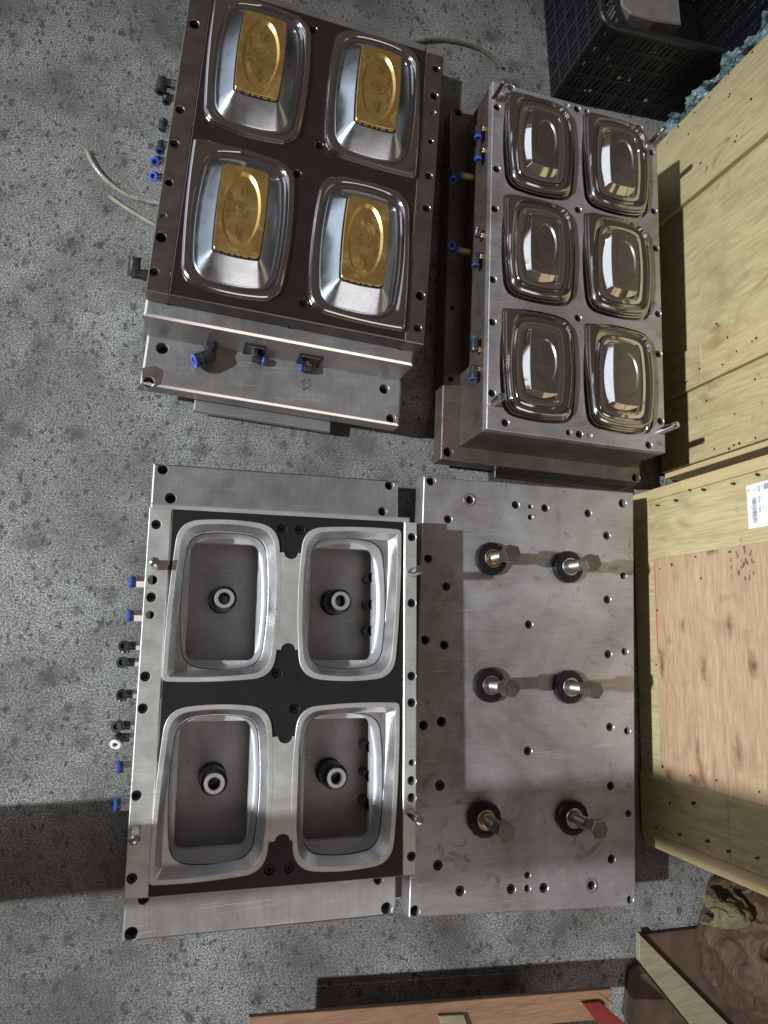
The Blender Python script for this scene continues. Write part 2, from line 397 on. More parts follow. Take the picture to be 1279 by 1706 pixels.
def loop(ex, ey, bx, by, r, tab=None, tabr=.006, dx=0.0, dy=0.0, na=8, nc=6):
    """rounded rectangle with bowed sides; ex, ey half sizes over the bow; tab = index of a corner drawn out square"""
    a, b = ex - bx, ey - by
    cor = [(-a, -b), (a, -b), (a, b), (-a, b)]; rr = [r] * 4; sag = [by, bx, by, bx]
    if tab is not None:
        sx, sy = (-1, -1, 1, 1)[tab], (-1, 1, 1, -1)[0] if False else (-1, -1, 1, 1)[tab]
        sx = (-1, 1, 1, -1)[tab]; sy = (-1, -1, 1, 1)[tab]
        cor[tab] = (sx * (ex + .003), sy * (ey - .002)); rr[tab] = tabr
        sag[tab] *= .45; sag[tab - 1] *= .45
    def side(k, t):
        p, q = cor[k], cor[(k + 1) % 4]; nx, ny = (q[1] - p[1]), -(q[0] - p[0]); l = math.hypot(nx, ny)
        s = sag[k] * 4 * t * (1 - t)
        return (p[0] + (q[0] - p[0]) * t + nx / l * s, p[1] + (q[1] - p[1]) * t + ny / l * s)
    out = []
    for k in range(4):
        p, q = cor[k], cor[(k + 1) % 4]; l = math.hypot(q[0] - p[0], q[1] - p[1])
        t0, t1 = rr[k] / l, 1 - rr[(k + 1) % 4] / l
        for i in range(na): out.append(side(k, t0 + (t1 - t0) * i / (na - 1)))
        e0 = side(k, t1); e1 = side((k + 1) % 4, rr[(k + 1) % 4] / math.hypot(cor[(k + 2) % 4][0] - q[0], cor[(k + 2) % 4][1] - q[1]))
        # virtual corner of the two tangents
        d0 = Vector(e0) - Vector(side(k, t1 - .02)); d1 = Vector(e1) - Vector(side((k + 1) % 4, rr[(k + 1) % 4] / math.hypot(cor[(k + 2) % 4][0] - q[0], cor[(k + 2) % 4][1] - q[1]) + .02))
        den = d0.x * d1.y - d0.y * d1.x
        if abs(den) > 1e-12:
            u = ((e1[0] - e0[0]) * d1.y - (e1[1] - e0[1]) * d1.x) / den; v = Vector(e0) + d0 * u
        else: v = Vector(q)
        for i in range(1, nc + 1):
            t = i / (nc + 1)
            out.append(tuple(Vector(e0) * (1 - t) ** 2 + v * 2 * t * (1 - t) + Vector(e1) * t * t))
    return [(x + dx, y + dy) for x, y in out]
def lift(fr, lp, cx, cy, z):
    return [(*fr.w(x + cx, y + cy), z) for x, y in lp]
def oval(a, b, n=40): return [(a * math.cos(2 * math.pi * k / n), b * math.sin(2 * math.pi * k / n)) for k in range(n)]

def screw_mesh():
    mb = MB(); n = 24
    mb.lathe((0, 0, 0), (0, 0, 1), [(.0074, -.012), (.0074, -.0008), (.0066, 0)], n)
    o = [(*p, 0) for p in circle((0, 0), .0066, n)]; h = [(*p, 0) for p in circle((0, 0), .0040, 6)]
    sheet(mb, [p[:2] for p in o], [[p[:2] for p in h]], 0)
    mb.loft([[(x, y, -.006) for x, y, _ in h], h], False); mb.add([(x, y, -.006) for x, y, _ in h], [tuple(range(6))])
    me = bpy.data.meshes.new('socket_screw'); me.from_pydata(mb.v, [], mb.f); me.polygons.foreach_set('use_smooth', mb.sm)
    me.materials.append(M['black_oxide']); me.update(); return me
SCREW = screw_mesh()
def plug_mesh():
    mb = MB(); mb.lathe((0, 0, 0), (0, 0, 1), [(1, -.2), (1, 0)], 20); mb.add([(*p, 0) for p in circle((0, 0), 1, 20)], [tuple(range(20))])
    return mb
def holes_from(spec, z, rs=.0080):
    """spec: (px, py, kind[, radius]) -> hole list for plate() and the screws to sink into them"""
    hs, sc = [], []
    for t in spec:
        p = P(t[0], t[1], z); k = t[2]; r = t[3] if len(t) > 3 else rs
        if k == 's': hs.append((p.x, p.y, r, .013)); sc.append((p.x, p.y, z - .0035, r))
        elif k == 'h': hs.append((p.x, p.y, r, .028))
        elif k == 'p': hs.append((p.x, p.y, r, .004))
    return hs, sc
def put_screws(sc, parent):
    for x, y, z, r in sc:
        o = share(SCREW, 'socket_screw', (x, y, z), parent, random.uniform(0, 1)); k = r / .0080; o.scale = (k, k, 1)
def hole_floors(hs, z, parent, name='hole_floor'):
    mb = MB()
    for x, y, r, d in hs:
        if d > .02: mb.add([(*p, z - d + .0008) for p in circle((x, y), r * .97)], [tuple(range(22))])
    if mb.f:
        o = build(mb, name, 'hole', parent); o['kind'] = 'stuff'

def guide_pin(parent, base, h, r=.0078, dome=False):
    mb = MB(); c = Vector(base)
    prof = [(r, -.004), (r, h - .004), (r * .8, h - .0008), (r * .5, h)] if not dome else [(r, -.004), (r, h - .006), (r * .86, h - .0025), (r * .5, h - .0006), (r * .05, h)]
    mb.lathe(c, (0, 0, 1), prof, 24, cap1=True); return build(mb, 'guide_pin', 'pin', parent)

def fitting(parent, wall, nrm, turn=None, body='plastic', collar='blue', nut='nickel', k=1.0, reach=.020, leg=.020, second=None):
    """push-in air fitting: hexagonal nut on the wall, body, elbow leg and coloured collar"""
    w = Vector(wall); n = Vector(nrm).normalized(); r = .0078 * k
    mb = MB()
    if turn is None:
        a = w + n * (.012 * k); e = a + n * .006
        mb.lathe(a, n, [(r * .95, 0), (r * .95, .006)], 20, cap1=True); end, d = e, n
    else:
        t = Vector(turn).normalized(); c = w + n * reach * k
        mb.tube([w + n * .006 * k, c - n * .004, c, c + n * .003], [r * .86, r * .86, r * 1.0, r * .8], 16)
        mb.tube([c - t * r * .6, c, c + t * leg * k * .55, c + t * leg * k], [r * .9, r * 1.06, r, r], 18)
        mb.lathe(c + t * leg * k * .5, t, [(r * 1.10, 0), (r * 1.10, .0022), (r, .003)], 18)
        end, d = c + t * leg * k, t
    b = build(mb, 'air_fitting', body, parent)
    cm = MB(); cm.lathe(end, d, [(r * 1.0, -.001), (r * 1.12, .0005), (r * 1.12, .0032), (r * .95, .0042), (r * .60, .0042), (r * .56, -.002)], 22)
    build(cm, 'collar', collar, b)
    hm = MB(); hm.lathe(end + d * -.0015, d, [(r * .56, 0), (.0001, 0)], 14); build(hm, 'bore', 'hole', b)
    nm = MB(); nm.lathe(w, n, [(r * .98, -.002), (r * .98, .0075 * k), (r * .80, .0088 * k)] if turn is not None else [(r * 1.12, -.002), (r * 1.12, .011 * k), (r * .9, .0125 * k)], 6, smooth=False, phase=.3, cap1=True)
    build(nm, 'nut', nut, b)
    if second is not None:
        sm = MB(); s = Vector(second).normalized(); c = w + n * reach * k
        sm.tube([c, c + s * leg * k * .8], r * .95, 16); build(sm, 'branch', body, b)
    return b

# ================================================================== SETTING
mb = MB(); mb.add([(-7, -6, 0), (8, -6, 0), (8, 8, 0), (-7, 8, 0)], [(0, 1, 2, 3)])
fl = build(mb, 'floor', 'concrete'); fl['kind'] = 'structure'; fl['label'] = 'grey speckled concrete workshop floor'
# unseen post, added here to cast a band of shade across the lower moulds
mb = MB(); mb.prism([(-.62, -.432), (-.50, -.432), (-.50, -.276), (-.62, -.276)], 0, 2.3, .004)
pf = thing('shade_post', 'unseen dark post added outside the picture to cast the shade band', 'post', (-.56, -.37, 0))
build(mb, 'shade_post_shaft', 'post', pf)
mb = MB(); mb.prism([(-.66, -.51), (-.46, -.51), (-.46, -.23), (-.66, -.23)], 0.0005, .012, .002); build(mb, 'shade_post_foot', 'post', pf)

# ================================================================== MOULD WITH BRASS INSERTS (upper left)
F1 = Frame(.261, .9, -7.24); Z1 = .2289
W1, H1 = .5226 / 2, .6568 / 2
t1 = thing('steel_mould', 'steel mould with four gold brass inserts in polished raised tray shapes', 'mould', (*F1.w(0, 0), 0), 'steel moulds laid on the floor')
spec1 = [(323.4, 40.1, 'h', .0095), (299.4, 182.8, 's'), (290.5, 239.4, 's'), (281.2, 304, 'h', .007), (272, 360, 'p', .006), (267.9, 395, 'h', .0095), (256.9, 453.2, 's'),
         (726.7, 114.8, 's'), (723.3, 159.6, 'h', .0085), (721.6, 187.9, 'p', .006), (717.4, 235.6, 'h', .0055), (714, 293.4, 's'), (710.6, 347, 's'), (700, 492.7, 'h', .0095), (695.6, 547, 's')]
mid1 = [(521.9, 49.4, 's'), (532.4, 242.8, 's'), (495.3, 290, 's'), (505.6, 505.8, 's')]
xl, xr = -.222, .2225
hs, sc = holes_from(spec1, Z1)
hl = [h for h in hs if F1.loc(h)[0] < 0]; hr = [h for h in hs if F1.loc(h)[0] > 0]
hm_, sm_ = holes_from(mid1, Z1 + .0006)
C1 = [(-.1155, -.159, 3), (.1185, -.162, 1), (-.1150, .170, 3), (.1182, .173, 1)]
TABXY = 0
cuts = [[p[:2] for p in lift(F1, loop(.0985, .1505, .009, .0095, .034, tab), cx, cy, 0)] for cx, cy, tab in C1]
plate('side_strip', F1.rect(-W1, -H1, xl, H1), .19, Z1, t1, 'steel_brown', hl)
plate('side_strip', F1.rect(xr, -H1, W1, H1), .19, Z1, t1, 'steel_brown', hr)
plate('top_plate', F1.rect(xl + .0004, -H1, xr - .0004, H1), .19, Z1 + .0006, t1, 'steel_dark', hm_, cuts)
put_screws(sc + sm_, t1); hole_floors(hs, Z1, t1)
plate('middle_block', F1.rect(-W1 - .001, -H1 - .028, W1 - .006, H1 + .004), .0925, .186, t1, 'steel', ch=.0042, edge='edge')
b1 = [(270, 580, 'h', .0115), (247.3, 635.8, 'h', .0105), (640, 648, 'h', .0105), (651, 697, 'h', .010)]
ZB1 = .092; F1b = Frame(.2648, .913, -7.24)
hs, sc = holes_from(b1, ZB1)
plate('base_plate', F1b.rect(-.2608, -.4683, .2608, .4683), .050, ZB1, t1, 'steel', hs, ch=.0042, edge='edge'); hole_floors(hs, ZB1, t1)
p = P(247.3, 638.5, .077); mb = MB(); mb.lathe((p.x, p.y, .070), (0, 0, 1), [(.0075, 0), (.0075, .004), (.005, .006)], 20, cap1=True); build(mb, 'base_bolt', 'nickel', t1)
plate('lower_plate', F1.rect(-.155, -.474, .128, .40), .022, .038, t1, 'steel', ch=.002)
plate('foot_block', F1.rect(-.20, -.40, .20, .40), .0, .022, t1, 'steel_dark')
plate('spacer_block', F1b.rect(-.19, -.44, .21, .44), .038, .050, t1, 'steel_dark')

def strokes(fr, cx, cy, z, seed):
    """engraved characters: groups of short raised strokes"""
    rnd = random.Random(seed); mb = MB()
    def bar(x, y, l, w, a):
        ca, sa = math.cos(a), math.sin(a)
        c = [(-l / 2, -w / 2), (l / 2, -w / 2), (l / 2, w / 2), (-l / 2, w / 2)]
        q = [fr.w(cx + x + u * ca - v * sa, cy + y + u * sa + v * ca) for u, v in c]
        mb.box8([(*p, z - .0002) for p in q], [(*p, z + .00035) for p in q])
    def glyph(x, y, s):
        for k in range(5): bar(x + rnd.uniform(-.08, .08) * s, y + (k / 4 - .5) * s * .9, s * rnd.uniform(.5, .95), s * .075, rnd.uniform(-.12, .06))
        for k in range(2): bar(x + rnd.uniform(-.3, .3) * s, y + rnd.uniform(-.15, .15) * s, s * rnd.uniform(.4, .8), s * .07, math.pi / 2 + rnd.uniform(-.3, .3))
    glyph(.003, .040, .022); glyph(.001, -.040, .020); glyph(.004, -.058 + .004, .010)
    side = -1 if cx < 0 else 1
    for yy in (.024, .014, -.012, -.022): glyph(side * .0215, yy + (.006 if seed % 2 else 0), .0085)
    for k in range(26):
        a = rnd.uniform(0, 6.28); r = .0135 * math.sqrt(rnd.random()); bar(r * math.cos(a), r * math.sin(a), rnd.uniform(.003, .006), .0008, rnd.uniform(0, 3.1))
    for k in range(24):
        a = k * math.pi / 12; bar(.0145 * math.cos(a), .0145 * math.sin(a), .0036, .0007, a + math.pi / 2)
    return mb
ZG = .2715
for qi, (cx, cy, tab) in enumerate(C1):
    st = [(.0985, .1505, .0000, .034, 1), (.0978, .1498, .0038, .034, 1), (.0962, .1482, .0044, .033, 1), (.0956, .1476, .0076, .033, 1), (.0938, .1458, .0090, .032, 1),
          (.0875, .1395, .0092, .032, 1), (.0852, .1372, .0080, .032, 0), (.0826, .1346, .0028, .031, 0), (.0795, .1315, .0008, .030, 0), (.0772, .1292, .0012, .029, 0), (.0752, .1272, .0036, .028, 0)]
    L = [lift(F1, loop(ex, ey, .009, .0095, r, tab if t else None), cx, cy, Z1 + .0006 + dz) for ex, ey, dz, r, t in st]
    core = MB()
    rm = MB(); rm.loft(L[:2], False); rm.loft(L[1:3], False); rm.loft(L[2:4], False); rm.loft(L[3:5], True); rm.loft(L[4:6], False); rm.loft(L[5:8], True); rm.loft(L[7:9], True)
    core.loft(L[8:11], True)
    top = lift(F1, loop(.0462, .0905, .0030, .0030, .006), cx, cy, ZG - .0090); lip = lift(F1, loop(.0448, .0890, .0030, .0030, .006), cx, cy, ZG - .0087)
    core.loft([L[10], [tuple(Vector(a) * .5 + Vector(b) * .5 + Vector((0, 0, .0005))) for a, b in zip(L[10], top)], top], True)
    core.loft([top, lip], True)
    core.loft([lip, lift(F1, loop(.0448, .0890, .0030, .0030, .006), cx, cy, ZG - .018)], True)
    co = build(core, 'core', 'satin', t1); ro = build(rm, 'tray_rim', 'rim_steel', t1)
    ins = MB(); lo = loop(.0432, .0874, .0028, .0028, .0055)
    a = lift(F1, lo, cx, cy, ZG - .016); b = lift(F1, lo, cx, cy, ZG - .0005); c = lift(F1, [(x * .989, y * .995) for x, y in lo], cx, cy, ZG)
    ins.loft([a, b], True); ins.loft([b, c], True)
    ov = [(*F1.w(cx - .001 + x, cy + .001 + y), 0) for x, y in oval(.0350, .0755)]; ov2 = [(*F1.w(cx - .001 + x, cy + .001 + y), ZG - .0042) for x, y in oval(.0306, .0695)]
    sheet(ins, [p[:2] for p in c], [[p[:2] for p in ov]], ZG)
    ins.loft([[(x, y, ZG) for x, y, _ in ov][::-1], ov2[::-1]], True); ins.add(ov2, [tuple(range(len(ov2)))])
    io = build(ins, 'brass_insert', 'brass', t1)
    build(strokes(F1, cx - .001, cy + .001, ZG - .0042, 3 + qi), 'engraved_characters', 'brass_cut', io)
    nb = MB()
    for u in (-.026, -.012, -.001, .009, .024):
        q = F1.w(cx + u, cy - .0872); d = Vector((*F1.w(0, -1), 0)) - Vector((*F1.w(0, 0), 0))
        nb.lathe((*q, ZG - .0062), d, [(.0024, -.001), (.0026, .0008)], 12, cap1=True)
    build(nb, 'air_notches', 'hole', io)[ 'kind'] = 'stuff'
    # square pocket in the drawn-out corner
    sx, sy = (-1, 1, 1, -1)[tab], (-1, -1, 1, 1)[tab]
    kb = MB(); q = [(.0945, .1385), (.0945, .119), (.0925, .119), (.0905, .132), (.080, .1375), (.080, .1388)]
    kb.prism([F1.w(cx + sx * x, cy + sy * y) for x, y in q], Z1 + .008, Z1 + .0101, .0002); build(kb, 'corner_slot', 'hole', ro)

uy1 = Vector((*F1.w(0, 1), 0)) - Vector((*F1.w(0, 0), 0)); ux1 = Vector((*F1.w(1, 0), 0)) - Vector((*F1.w(0, 0), 0)); UP = Vector((0, 0, 1))
def on_left(fr, w, py, z):                                # point on a mould's left wall seen at about this photo row
    lo, hi = -.6, .6
    for _ in range(40):
        m_ = (lo + hi) / 2; q = Vector((*fr.w(-w, m_), z)); d = RM.transposed() @ (q - O); yy = 853 - FPX * d.y / -d.z
        if yy > py: lo = m_
        else: hi = m_
    return Vector((*fr.w(-w, (lo + hi) / 2), z))
fitting(t1, on_left(F1, W1, 143, .205), -ux1, -uy1, collar='plastic', k=1.25, reach=.022, leg=.016)
fitting(t1, on_left(F1, W1, 165, .195), -ux1, -uy1 * .9 + UP * .3, collar='plastic', nut='copper', k=.95, reach=.016, leg=.014)
fitting(t1, on_left(F1, W1, 217, .20), -ux1, uy1, collar='plastic', k=.95, reach=.016, leg=.014)
fitting(t1, on_left(F1, W1, 243, .21), -ux1, -uy1 + UP * .2, collar='navy', k=.95, reach=.013, leg=.016)
fitting(t1, on_left(F1, W1, 270, .20), -ux1, -uy1 * .75 + UP * .7 - ux1 * .25, collar='blue', nut='nickel', k=1.0, reach=.014, leg=.016)
fitting(t1, on_left(F1, W1, 297, .20), -ux1, -uy1 * .6 + UP * .8 - ux1 * .35, collar='blue', nut='copper', k=1.0, reach=.013, leg=.011)
fitting(t1, on_left(F1, W1, 460, .20), -ux1, uy1 * .9 + UP * .5, collar='plastic', nut='plastic', k=1.35, reach=.020, leg=.018)
# front face: pockets and fittings
fy = -H1 - .028
p0 = Vector((*F1.w(0, fy), 0)); u1 = ux1
for (pts, dirv, off) in [([(409, 571), (444, 579), (440, 592), (405, 584)], ux1, 0), ([(500, 588), (535, 596), (531, 610), (496, 603)], -ux1, 1)]:
    q = [PV(x, y, p0, u1) for x, y in pts]; s0 = min(a for a, _ in q); s1 = max(a for a, _ in q); z1 = max(b for _, b in q); z0 = ZB1 + .0012
    fr = MB()
    def fbox(mbx, a0, a1, zz0, zz1, d0, d1):
        B = lambda s_, zz, d: tuple(p0 + u1 * s_ - uy1 * d + UP * zz)
        mbx.box8([B(a0, zz0, d1), B(a1, zz0, d1), B(a1, zz0, d0), B(a0, zz0, d0)], [B(a0, zz1, d1), B(a1, zz1, d1), B(a1, zz1, d0), B(a0, zz1, d0)])
    fbox(fr, s0, s1, z1 - .006, z1, -.001, .0025); fbox(fr, s0, s0 + .004, z0, z1 - .006, -.001, .0025); fbox(fr, s1 - .004, s1, z0, z1 - .006, -.001, .0025)
    po = build(fr, 'pocket_frame', 'black', t1)
    fr = MB(); fbox(fr, s0 + .004, s1 - .004, z0, z1 - .006, -.001, .0006); build(fr, 'pocket_back', 'steel_dark', po)
    fr = MB(); fbox(fr, s0 + .005, s1 - .005, z1 - .0105, z1 - .0068, -.001, .0016); build(fr, 'pocket_lip', 'white_ring', po)
    w = p0 + u1 * ((s0 + s1) / 2 + (.004 if off else .002)) + UP * (z0 + .011)
    fitting(t1, w, -uy1, dirv - UP * .1, collar='blue', nut='copper' if off else 'nickel', k=.95, reach=.014, leg=.017)
w = p0 + u1 * PV(350, 578, p0, u1)[0] + UP * .114
fitting(t1, w, -uy1, -ux1 * .8 - uy1 * .45 + UP * .1, collar='blue', nut='plastic', k=1.75, reach=.017, leg=.016)
# small threaded holes on the front edge of the top plate
p0t = Vector((*F1.w(0, -H1), 0))
for x, y in [(279, 507), (481, 546), (665, 582)]:
    s_, z_ = PV(x, y, p0t, u1); mb = MB(); c = p0t + u1 * s_ + UP * z_
    mb.lathe(c + UP * .002, -uy1, [(.0032, -.001), (.0032, .0007), (.0016, .0007), (.0016, -.001)], 14); mb.lathe(c - UP * .0045, -uy1, [(.003, -.001), (.003, .0007), (.0015, .0007), (.0015, -.001)], 14)
    build(mb, 'stamped_mark', 'black_oxide', t1)
# rust print on the base plate
mb = MB(); rnd = random.Random(5)
for k in range(60):
    q = P(510 + rnd.uniform(-8, 8), 641 + rnd.uniform(-10, 10), ZB1); r = rnd.uniform(.0006, .0014)
    mb.add([(*p_, ZB1 + .0003) for p_ in circle((q.x, q.y), r, 6, rnd.random())], [tuple(range(6))])
build(mb, 'rust_print', 'dark_ply', t1)['kind'] = 'stuff'
q = [P(x, y, ZB1) for x, y in [(237, 613), (258, 609), (272, 618), (268, 640), (258, 645), (236, 640)]]
mb = MB(); sheet(mb, ccw([(v.x, v.y) for v in q]), [circle((P(247.3, 635.8, ZB1).x, P(247.3, 635.8, ZB1).y), .0118)], ZB1 + .0004); build(mb, 'rusty_corner', 'steel_rust_shade', t1)

# ================================================================== MOULD WITH SIX POLISHED CORES (upper right)
F2 = Frame(.844, .748, -5.31); Z2 = .227; W2, H2 = .4139 / 2, .7864 / 2
t2 = thing('steel_mould', 'brownish steel mould with six small mirror polished cores, beside the wooden crate', 'mould', (*F2.w(0, 0), 0), 'steel moulds laid on the floor')
spec2 = [(828, 178.4, 's'), (851, 146, 'h'), (945, 175.7, 'p', .0055), (961.4, 181.5, 's'), (977, 185.3, 'h', .0058), (1065.3, 212.8, 's'), (1086, 254, 'h'), (827.3, 281.3, 's'), (824.5, 347.7, 's'), (963, 349.4, 's'),
         (1089.4, 351.8, 's'), (1092.8, 413.7, 's'), (821, 465.3, 's'), (820.4, 536.4, 's'), (963, 529.8, 's'), (1096.3, 523, 's'), (1097.3, 589.7, 's'), (819.6, 655, 's'), (841.7, 704.2, 's'), (947.7, 720.4, 'h', .0065),
         (964.9, 723.5, 's'), (982, 726, 'p', .006), (1100.3, 701.8, 's'), (1080.8, 741.4, 's')]
hs, sc = holes_from(spec2, Z2)
C2 = [(x, y) for y in (-.2445, .0130, .2590) for x in (-.0945, .0965)]
cuts = [[p[:2] for p in lift(F2, loop(.0865, .1205, .009, .0085, .026), cx, cy, 0)] for cx, cy in C2]
plate('top_plate', F2.rect(-W2, -H2, W2, H2), .207, Z2, t2, 'steel_old', hs, cuts, ch=.0016); plate('body_block', F2.rect(-W2 + .0004, -H2 + .0004, W2 - .0004, H2 - .0004), .083, .2068, t2, 'steel_rust_shade', ch=.0006); put_screws(sc, t2); hole_floors(hs, Z2, t2)  # body block parted from the top so its shaded sides take darker steel
b2 = [(763.6, 187.7, 'h', .009), (751, 631, 'h', .006), (746.4, 753, 'h', .0105), (1059.5, 796.4, 'h', .0105), (754, 513, 'h', .005)]
hs, sc = holes_from(b2, .0817)
plate('base_plate', F2.rect(-.2473, -.4246, .2473, .4246), .036, .0817, t2, 'steel_rust_shade', hs, ch=.002); hole_floors(hs, .0817, t2)
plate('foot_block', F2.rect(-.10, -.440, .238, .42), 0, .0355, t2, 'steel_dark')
for cx, cy in C2:
    st = [(.0865, .1205, 0, .026, 0), (.0861, .1201, -.0100, .026, 0), (.0814, .1154, -.0102, .025, 0), (.0808, .1148, .0015, .024, 3), (.0788, .1128, .0024, .024, 3), (.0782, .1122, .0078, .023, 3),
          (.0760, .1100, .0088, .023, 3), (.0754, .1094, .0150, .022, 3), (.0730, .1070, .0172, .022, 0), (.0704, .1044, .0172, .021, 0), (.0672, .1010, .0095, .020, 0), (.0605, .0940, .0075, .018, 0),
          (.0572, .0907, .0092, .016, 0), (.0560, .0895, .0122, .016, 0), (.0500, .0835, .0128, .013, 0), (.0480, .0815, .0096, .012, 0), (.0458, .0793, .0090, .011, 0)]
    L = [lift(F2, loop(ex, ey, .009 if k < 12 else .007, .0085 if k < 12 else .0065, r, t if t else None, .010), cx, cy, Z2 + dz) for k, (ex, ey, dz, r, t) in enumerate(st)]
    co = MB()
    sr2 = MB()
    for k in range(8): sr2.loft(L[k:k + 2], True)
    [sr2.loft(L[k:k + 2], True) for k in (8, 9, 10)]
    [sr2.loft(L[k:k + 2], True) for k in (11, 12)]; [co.loft(L[k:k + 2], True) for k in (13, 14, 15)]
    top = lift(F2, loop(.0332, .0666, .0026, .0022, .003), cx, cy, Z2 + .0270)
    co.loft([L[16], top], True)
    cobj = build(co, 'core', 'mirror', t2); build(sr2, 'step_ring', 'mirror_dark', t2)
    fm = MB(); t3 = lift(F2, loop(.0326, .0660, .0026, .0022, .003), cx, cy, Z2 + .0276)
    fm.loft([top, t3], True)
    ov = [F2.w(cx + .0025 + x, cy + y) for x, y in oval(.0252, .0485)]; ov2 = [(*F2.w(cx + .0025 + x, cy + y), Z2 + .0250) for x, y in oval(.0222, .0455)]
    sheet(fm, [p[:2] for p in t3], [ov], Z2 + .0276)
    fm.loft([[(x, y, Z2 + .0276) for x, y in ov][::-1], ov2[::-1]], True); fm.add(ov2, [tuple(range(40))])
    build(fm, 'core_face', 'satin2' if 'satin2' in M else 'steel_brown', cobj)
    dm = MB(); q = F2.w(cx - .0735, cy + .072); dm.lathe((*q, Z2 + .0088), (0, 0, 1), [(.0030, 0), (.0026, .002), (.0012, .0032)], 12, cap1=True); build(dm, 'ejector_dot', 'pin', cobj)
for a, b, h in [((826, 165.4), (843, 134.4), .052), ((1085, 238), (1109, 213.5), .052), ((820, 674), (838, 659.5), .048), ((1099, 722), (1128.5, 707), .056)]:
    q = P(*b, Z2 + h); guide_pin(t2, (q.x, q.y, Z2), h)
ux2 = Vector((*F2.w(1, 0), 0)) - Vector((*F2.w(0, 0), 0)); uy2 = Vector((*F2.w(0, 1), 0)) - Vector((*F2.w(0, 0), 0))
def wall2(px, py):
    p0_ = Vector((*F2.w(-W2, 0), 0)); s_, z_ = PV(px, py, p0_, uy2); return p0_ + uy2 * s_ + UP * z_
for (px, py), d, cl, nt_, kw in [((808, 216), -uy2, 'blue', 'copper', {}), ((808, 252), -uy2, 'blue', 'copper', {}), ((806, 393), uy2 * .6 + UP * .3, 'plastic', 'copper', dict(leg=.010)),
                                ((804, 428), -uy2, 'navy', 'copper', {}), ((802, 583), uy2, 'navy', 'copper', {}), ((801, 615), -uy2, 'navy', 'copper', {})]:
    w = wall2(px, py); fitting(t2, w, -ux2, d, collar=cl, nut=nt_, k=1.0, reach=.016, leg=kw.get('leg', .022))
for (px, py), d in [((788, 296), -uy2 + UP * .2), ((782, 420), UP * .9 - uy2 * .2)]:
    w = wall2(px, py); mb = MB(); mb.tube([w, w - ux2 * .030], .0065, 14); tb = build(mb, 'brass_tube', 'tube', t2)
    e = w - ux2 * .030; mb = MB(); mb.lathe(e, -ux2, [(.0088, -.003), (.0092, 0), (.0092, .003), (.007, .004)], 20); build(mb, 'collar', 'blue', tb)
    fitting(t2, e, -ux2, d, collar='blue', nut='plastic', k=1.1, reach=.018, leg=.014)

# ================================================================== MOULD WITH FOUR OPEN CAVITIES (lower left)
F3 = Frame(.191, -.106, -3.31); Z3 = .2146; W3, H3 = .4825 / 2, .6224 / 2
t3_ = thing('steel_mould', 'steel mould with black face plate and four open tray cavities holding threaded stubs', 'mould', (*F3.w(0, 0), 0), 'steel moulds laid on the floor')
T3 = t3_
left3 = [(260.2, 873.7, 's'), (253.9, 966, 'h'), (251.8, 995, 's'), (249.7, 1024.4, 'h', .0068), (242, 1127, 's'), (237.8, 1180.4, 's'), (227.3, 1325.6, 's'), (219.3, 1464, 's')]
right3 = [(686.2, 894.8, 's'), (685.8, 1004.6, 's'), (685.8, 1126.3, 's'), (685.8, 1170.7, 's'), (686.2, 1270.7, 'h', .0058), (685.8, 1300.7, 'h'), (685.8, 1329.4, 'h'), (685.4, 1427, 's')]
blk3 = [(470, 881.3, 's', .0082), (499.6, 883, 's', .0082), (460.8, 1121.5, 's', .0082), (490.3, 1180.4, 's', .0082), (448.5, 1449.3, 's', .0082), (481.5, 1446.4, 's', .0082)]
hl, sl = holes_from(left3, Z3); hr, sr = holes_from(right3, Z3); hb, sb = holes_from(blk3, Z3 - .001)
xl, xr = -.2045, .2165
plate('side_strip', F3.rect(-W3, -H3, xl, H3), .15, Z3, T3, 'steel_y', hl, ch=.0014)
plate('side_strip', F3.rect(xr, -H3, W3, H3), .15, Z3, T3, 'steel_y', hr, ch=.0014)
C3 = [(-.1062, .1585, 0), (.1128, .1590, 2), (-.1085, -.1560, 0), (.1115, -.1560, 2)]
cuts = [[p[:2] for p in lift(F3, loop(.0925, .1375, .0088, .0085, .034, tab, .009), cx, cy, 0)] for cx, cy, tab in C3]
plate('face_plate', F3.rect(xl + .0012, -H3, xr - .0006, H3), .13, Z3 - .001, T3, 'black', hb, cuts, ch=.0012)
mb = MB(); mb.prism(F3.rect(-W3 + .0004, -H3 - .0022, W3 - .0004, -H3 - .0002), .150, Z3 - .0055, .0008); build(mb, 'front_bevel', 'edge', T3)
put_screws(sl + sr + sb, T3); hole_floors(hl + hr, Z3, T3)
plate('middle_block', F3.rect(-W3 + .001, -H3 - .0005, W3 - .006, H3 + .0115), .088, .195, T3, 'steel_y', ch=.003, cut=[]) if False else None
# the ledge plate lies behind the top plates; a frame so that the cavities stay open
def ring_block(name, outer, inner, z0, z1, parent, m, ch=.002):
    mb = MB(); o = ccw(outer); i = inset(o, ch); L = lambda pts, z: [(p[0], p[1], z) for p in pts]
    mb.loft([L(o, z0), L(o, z1 - ch)], False); mb.loft([L(o, z1 - ch), L(i, z1)], False)
    inn = ccw(inner); sheet(mb, i, [inn], z1); mb.loft([L(inn, z1), L(inn, z0)], False)
    return build(mb, name, m, parent)
ring_block('ledge_plate', F3.rect(-W3 + .001, -H3 + .006, W3 - .007, H3 + .0125), F3.rect(-W3 + .012, -H3 + .02, W3 - .018, H3 - .012), .140, .196, T3, 'steel_y', .003)
for y0, y1 in [(-H3 + .006, -H3 + .022), (H3 - .012, H3 + .010)]: plate('spacer_bar', F3.rect(-W3 + .004, y0, W3 - .009, y1), .088, .1398, T3, 'steel')
